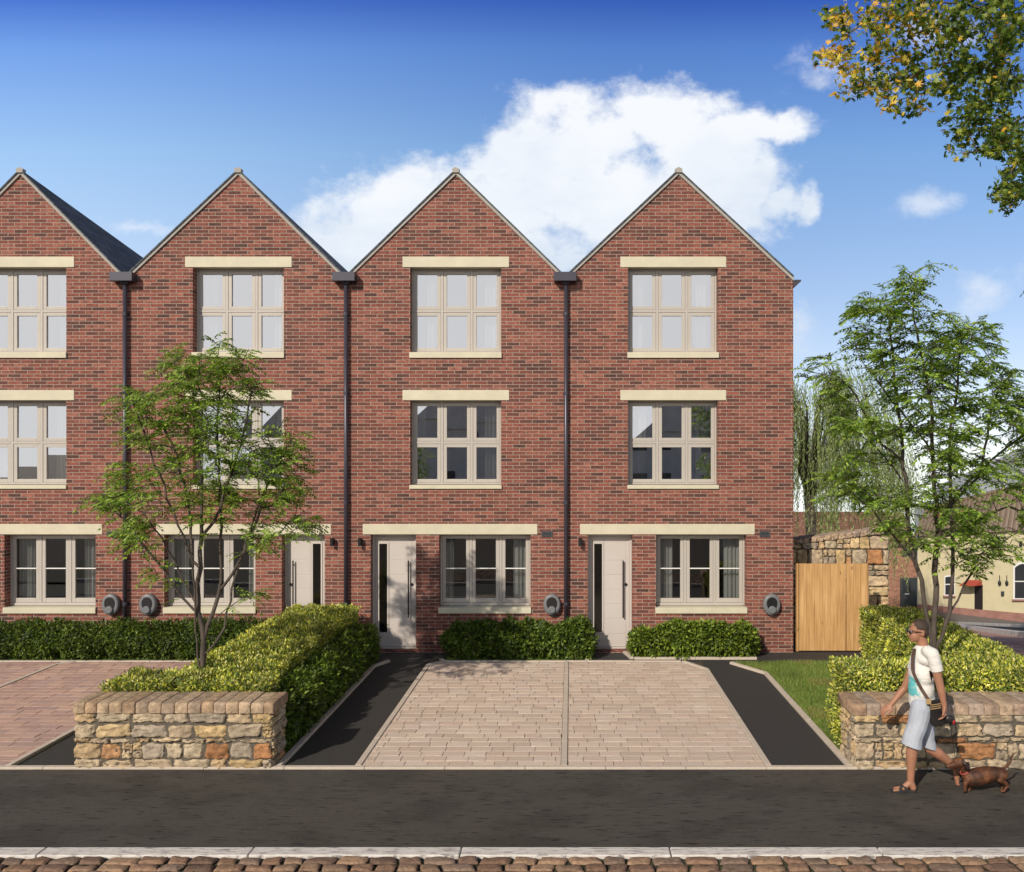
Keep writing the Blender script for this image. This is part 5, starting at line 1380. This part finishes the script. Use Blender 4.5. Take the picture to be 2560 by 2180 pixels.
balls = [(HD + Vector((.015, 0, .025)), (.096, .077, .105)), (HD + Vector((-.038, 0, -.045)), (.060, .056, .072)), (HD + Vector((-.058, 0, -.098)), (.030, .028, .022)),
    (HD + Vector((-.097, 0, -.018)), (.018, .011, .028), ry(.35)), (HD + Vector((-.109, 0, -.036)), (.012, .013, .010)), (HD + Vector((-.088, 0, -.066)), (.012, .022, .006)), (HD + Vector((-.086, 0, -.077)), (.011, .020, .006)),
    (HD + Vector((-.075, 0, .022)), (.020, .052, .012)),
    (HD + Vector((.018, -.080, -.012)), (.020, .008, .032)), (HD + Vector((.018, .080, -.012)), (.020, .008, .032)),
    (P1(1270, 800, YM), (.11, .13, .10)), (P1(1285, 450, YM), (.075, .15, .06))]
fused('body', chains, balls, 'skin', man, .0052, 4)
# hair cap
hb = [(HD + Vector((.020, 0, .040)), (.096, .081, .092)), (HD + Vector((.052, 0, .0)), (.062, .075, .078)), (HD + Vector((.016, 0, .068)), (.085, .070, .068)), (HD + Vector((.058, 0, -.045)), (.040, .058, .05))]
hair = fused('hair', [], hb, 'hair', man, .006, 3)
# cut away the part of the hair in front of the hairline and round the ears
bmv = hair.data; Oh = org(man)
import bmesh
bm = bmesh.new(); bm.from_mesh(bmv); kill = []
for v_ in bm.verts:
    q = v_.co + Oh - HD
    if q.x < -.052 - (q.z - .05) * .25 + .006 * math.sin(q.y * 200) or (q.z < .028 and q.x < -.012) or (q.z < .02 and abs(q.y) > .055 and q.x < .038): kill.append(v_)
bmesh.ops.delete(bm, geom=kill, context='VERTS'); bm.to_mesh(bmv); bm.free()
# eyes and sunglasses
e_ = MB()
for sy in (-1, 1): e_.sphere(HD + Vector((-.088, sy * .030, -.0)), .011, 10, 8)
e_.build('eye', 'whitepaint', man, smooth=True)
g = MB()
for sy in (-1, 1):
    c = HD + Vector((-.106, sy * .033, -.002)); g.sphere(c, (.007, .029, .019), 14, 8)
    g.tube([HD + Vector((-.102, sy * .060, .007)), HD + Vector((-.06, sy * .076, .009)), HD + Vector((.012, sy * .084, .006))], .0045, 6)
g.tube([HD + Vector((-.106, -.058, .010)), HD + Vector((-.112, 0, .011)), HD + Vector((-.106, .058, .010))], .005, 6)
g.build('sunglasses', 'black', man, smooth=True)
# T-shirt
tc = [[(P1(1282, 425, YM), .118), (P1(1268, 520, YM), .128), (P1(1264, 640, YM), .130), (P1(1268, 740, YM), .134), (P1(1272, 800, YM), .138)],
    [(shN + Vector((-.02, .03, .012)), .066), (shN + Vector((.0, 0, .0)), .070), (P1(1382, 525, YN - .015), .066)],
    [(shF + Vector((.02, -.03, .012)), .066), (shF, .068), (P1(1200, 530, YFar + .03), .060)],
    [(shN + Vector((-.03, .05, .02)), .06), (shF + Vector((.03, -.05, .02)), .06)]]
tb = [(P1(1290, 455, YM), (.125, .20, .085)), (P1(1266, 580, YM), (.130, .170, .17)), (P1(1265, 700, YM), (.132, .160, .17)), (P1(1272, 790, YM), (.136, .155, .085))]
tc += [[(P1(1382, 525, YN - .015), .066), (P1(1394, 575, YN - .02), .062)]]
ts = fused('tshirt', tc, tb, 'tshirt', man, .008, 3)
def cut(o, tests):
    b = bmesh.new(); b.from_mesh(o.data); O_ = org(man)
    for c, n_, r in tests:      # open the cloth beyond a plane, near one limb
        geo = [f for f in b.faces if (f.calc_center_median() + O_ - c).length < r * 1.8]
        g_ = list({e for f in geo for e in f.edges}) + list({v for f in geo for v in f.verts}) + geo
        bmesh.ops.bisect_plane(b, geom=g_, plane_co=c - O_, plane_no=n_)
        kill = [f for f in b.faces if (f.calc_center_median() + O_ - c).dot(n_) > 1e-5 and ((f.calc_center_median() + O_ - c) - n_ * (f.calc_center_median() + O_ - c).dot(n_)).length < r * 1.8]
        bmesh.ops.delete(b, geom=kill, context='FACES')
    b.to_mesh(o.data); b.free(); o.data.polygons.foreach_set('use_smooth', [True] * len(o.data.polygons))
cut(ts, [(P1(1400, 556, YN - .030), Vector((.20, -.04, -1)).normalized(), .055)])
# shorts
sc_ = [[(hipN + Vector((0, 0, .02)), .115), (hipN.lerp(knN, .45), .105), (P1(1200, 1075, YL), .102), (P1(1190, 1140, YL), .108), (P1(1186, 1200, YL), .108)],
    [(hipF + Vector((0, 0, .02)), .112), (hipF.lerp(knF, .5), .098), (P1(1300, 1098, YR), .092), (P1(1312, 1140, YR), .094), (P1(1320, 1210, YR), .094)]]
sb_ = [(P1(1270, 815, YM), (.128, .15, .085)), (P1(1278, 880, YM), (.128, .15, .11))]
sh_ = fused('shorts', sc_, sb_, 'shorts', man, .009, 3)
cut(sh_, [(P1(1225, 1140, YM), Vector((-.30, 0, -1)).normalized(), .22)])
# sandals
def sandal(heel, toe, up, wid=.048):
    d = (toe - heel); L = d.length; d.normalize(); sd = d.cross(up).normalized(); m_ = MB(); pts = []
    for t_, w2 in ((0, .6), (.12, .85), (.4, .72), (.7, 1.0), (.9, .85), (1.0, .45)): pts.append((t_, w2))
    ring = [heel + d * L * t_ + sd * wid * w2 for t_, w2 in pts] + [heel + d * L * t_ - sd * wid * w2 for t_, w2 in reversed(pts)]
    m_.prism(ring, tuple(up * .022))
    so = m_.build('sandal', 'rubber', man, bevel=.004)
    st2 = MB()
    for a, b_ in ((.42, .72), (.72, .42)):
        arc = []
        for k in range(9):
            q = k / 8; ang_ = math.pi * q; t_ = a + (b_ - a) * q
            arc.append(heel + d * L * t_ + sd * math.cos(ang_) * wid * .92 + up * (.022 + .058 * math.sin(ang_) ** .7 * (1.12 - .45 * t_)))
        for k in range(8):
            h2 = d * .016; st2.add([arc[k] - h2, arc[k] + h2, arc[k + 1] + h2, arc[k + 1] - h2], [(0, 1, 2, 3)])
    s_ = st2.build('strap', 'rubber', so); md = s_.modifiers.new('s', 'SOLIDIFY'); md.thickness = .005
h0 = heelN.copy(); h0.z = .001; sandal(h0 + Vector((.045, 0, 0)), h0 + Vector((-.222, 0, 0)), Vector((0, 0, 1)))
dF = (toeF - anF).normalized(); upF = Vector((-dF.z, 0, dF.x)); upF = -upF if upF.x > 0 else upF
sandal(anF + Vector((.055, 0, .0)) - upF * .045, toeF + dF * .04 - upF * .05, upF)

# shoulder bag
bag = thing('shoulder_bag', 'black flap shoulder bag with tan stripes at the hip of the man', 'bag', tuple(P1(1400, 900, YM - .20)))
yb_ = YM - .215
q = [P1(1334, 800, yb_), P1(1412, 786, yb_), P1(1432, 845, yb_), P1(1482, 960, yb_), P1(1470, 975, yb_), P1(1372, 998, yb_), P1(1352, 985, yb_)]
MB().prism(q, (0, .055, 0)).build('bag_body', 'bag', bag, bevel=.012, seg=3)
q = [P1(1326, 795, yb_ - .008), P1(1418, 780, yb_ - .008), P1(1428, 850, yb_ - .008), P1(1342, 868, yb_ - .008)]
fl = MB().prism(q, (0, .008, 0)).build('flap', 'bag', bag, bevel=.003)
st2 = MB()
for z_ in (818, 834, 850): st2.prism([P1(1336, z_ + 6, yb_ - .011), P1(1420, z_ - 7, yb_ - .011), P1(1421, z_ - 2, yb_ - .011), P1(1337, z_ + 11, yb_ - .011)], (0, .004, 0))
st2.build('stripe', 'gold', fl)
sp = [P1(1214, 385, YM - .02), P1(1200, 430, YM - .10), P1(1196, 490, YM - .125), P1(1198, 555, YM - .135), P1(1225, 620, YM - .150), P1(1268, 700, YM - .165), P1(1310, 765, YM - .19), P1(1335, 800, YM - .205)]
sp = [P1(1240, 372, YM + .05)] + sp
m_ = MB()
for k in range(len(sp) - 1):
    a, b_ = sp[k], sp[k + 1]; t_ = (b_ - a).normalized(); nn = Vector((0, -1, .0)) if k > 1 else Vector((-.6, -.6, .3)); s_ = t_.cross(nn).normalized() * .017
    m_.add([a - s_, a + s_, b_ + s_, b_ - s_], [(0, 1, 2, 3)])
so = m_.build('strap', 'strap', bag); md = so.modifiers.new('s', 'SOLIDIFY'); md.thickness = .006; md.offset = 0
MB().box(P1(1326, 770, 0).x * 0 + sp[-2].x - .02, sp[-2].x + .03, yb_ - .015, yb_ + .0, sp[-1].z - .02, sp[-1].z + .035).build('strap_tab', 'gold', bag, bevel=.004)

# ================================================================ the dog
YD = -6.72
def PD(zx, zy, y=YD):
    px, py = 2340 + zx / 9.418, 1860 + zy / 9.418; return Vector((FX(px, y), y, FZ(py, y)))
k_ = 1 / 2204.0
dog = thing('dog', 'small brown dachshund standing on a lead beside the walking man', 'dog', (PD(1150, 1100).x, YD, 0))
ch = [[(PD(1530, 690), 140 * k_), (PD(1350, 695), 165 * k_), (PD(1150, 720), 190 * k_), (PD(950, 775), 210 * k_), (PD(820, 795), 195 * k_), (PD(740, 740), 140 * k_)],
      [(PD(760, 720), 115 * k_), (PD(680, 580), 95 * k_), (PD(590, 460), 88 * k_)],
      [(PD(565, 435), 122 * k_), (PD(490, 445), 104 * k_), (PD(400, 490), 72 * k_), (PD(310, 515), 50 * k_), (PD(262, 522), 32 * k_)],
      [(PD(470, 530), 55 * k_), (PD(360, 560), 36 * k_), (PD(320, 562), 24 * k_)],
      [(PD(1570, 600), 42 * k_), (PD(1660, 530), 34 * k_), (PD(1750, 420), 28 * k_), (PD(1775, 300), 22 * k_), (PD(1820, 240), 17 * k_), (PD(1900, 192), 9 * k_)],
      [(PD(760, 840, YD - .045), 80 * k_), (PD(690, 930, YD - .05), 55 * k_), (PD(680, 1010, YD - .05), 40 * k_), (PD(690, 1090, YD - .05), 38 * k_), (PD(665, 1112, YD - .05), 30 * k_)],
      [(PD(800, 900, YD + .045), 70 * k_), (PD(790, 1000, YD + .05), 45 * k_), (PD(795, 1065, YD + .05), 40 * k_), (PD(745, 1090, YD + .05), 32 * k_)],
      [(PD(1560, 740, YD - .035), 115 * k_), (PD(1500, 850, YD - .045), 70 * k_), (PD(1610, 900, YD - .045), 50 * k_), (PD(1690, 975, YD - .045), 34 * k_), (PD(1630, 1060, YD - .045), 30 * k_), (PD(1600, 1105, YD - .045), 32 * k_), (PD(1550, 1118, YD - .045), 26 * k_)],
      [(PD(1540, 760, YD + .035), 105 * k_), (PD(1470, 860, YD + .045), 60 * k_), (PD(1550, 950, YD + .045), 40 * k_), (PD(1565, 1010, YD + .045), 30 * k_), (PD(1540, 1085, YD + .045), 30 * k_), (PD(1510, 1105, YD + .045), 26 * k_)]]
bl = [(PD(1480, 700), (.10, .062, .062)), (PD(850, 800), (.10, .072, .085)), (PD(1270, 900), (.018, .01, .022))]
fused('body', ch, bl, 'coat', dog, .0042, 3)
for sy in (-1, 1):
    y = YD + sy * .048
    fused('ear', [[(PD(630, 400, y), .014), (PD(690, 470, y + sy * .012), .022), (PD(740, 560, y + sy * .012), .026), (PD(760, 620, y + sy * .008), .018)]], [(PD(720, 520, y + sy * .01), (.03, .010, .05), ry(.5))], 'ear', dog, .0045, 3)
MB().sphere(PD(246, 522), (.013, .013, .011), 10, 8).build('nose', 'black', dog, smooth=True)
for sy in (-1, 1): MB().sphere(PD(440, 425, YD + sy * .033), .008, 8, 6).build('eye', 'black', dog, smooth=True)
cc_ = PD(680, 640); ax = (PD(590, 460) - PD(760, 720)).normalized(); a = ax.orthogonal().normalized(); b_ = ax.cross(a); cm = MB()
pts_ = [cc_ + ax * .0 + (a * math.cos(t_) + b_ * math.sin(t_)) * .052 for t_ in [2 * math.pi * i / 24 for i in range(25)]]
cm.tube(pts_, .007, 6, cap=False); cm.build('collar', 'collar', dog, smooth=True)
# lead and handle
lead = thing('dog_lead', 'thin dark dog lead with black and red reel handle in the hand', 'dog lead', tuple(P1(1485, 940, YN - .05)))
hc = P1(1478, 925, YN - .05)
MB().sphere(hc + Vector((.02, 0, -.02)), (.055, .020, .045), 16, 10, rot=ry(.4)).build('reel', 'bag', lead, smooth=True)
MB().sphere(hc + Vector((.052, 0, -.040)), (.024, .022, .030), 12, 8).build('reel_cap', 'redplastic', lead, smooth=True)
ls = P1(1497, 985, YN - .05); le = P1(1533, 1245, YD - .0); le2 = PD(600, 600, YD - .01)
MB().tube([ls, ls.lerp(le, .33) + Vector((-.004, 0, -.004)), ls.lerp(le, .66) + Vector((-.002, 0, 0)), le, PD(560, 330, YD + .06), PD(640, 560, YD + .055)], .0035, 5).build('cord', 'black', lead)
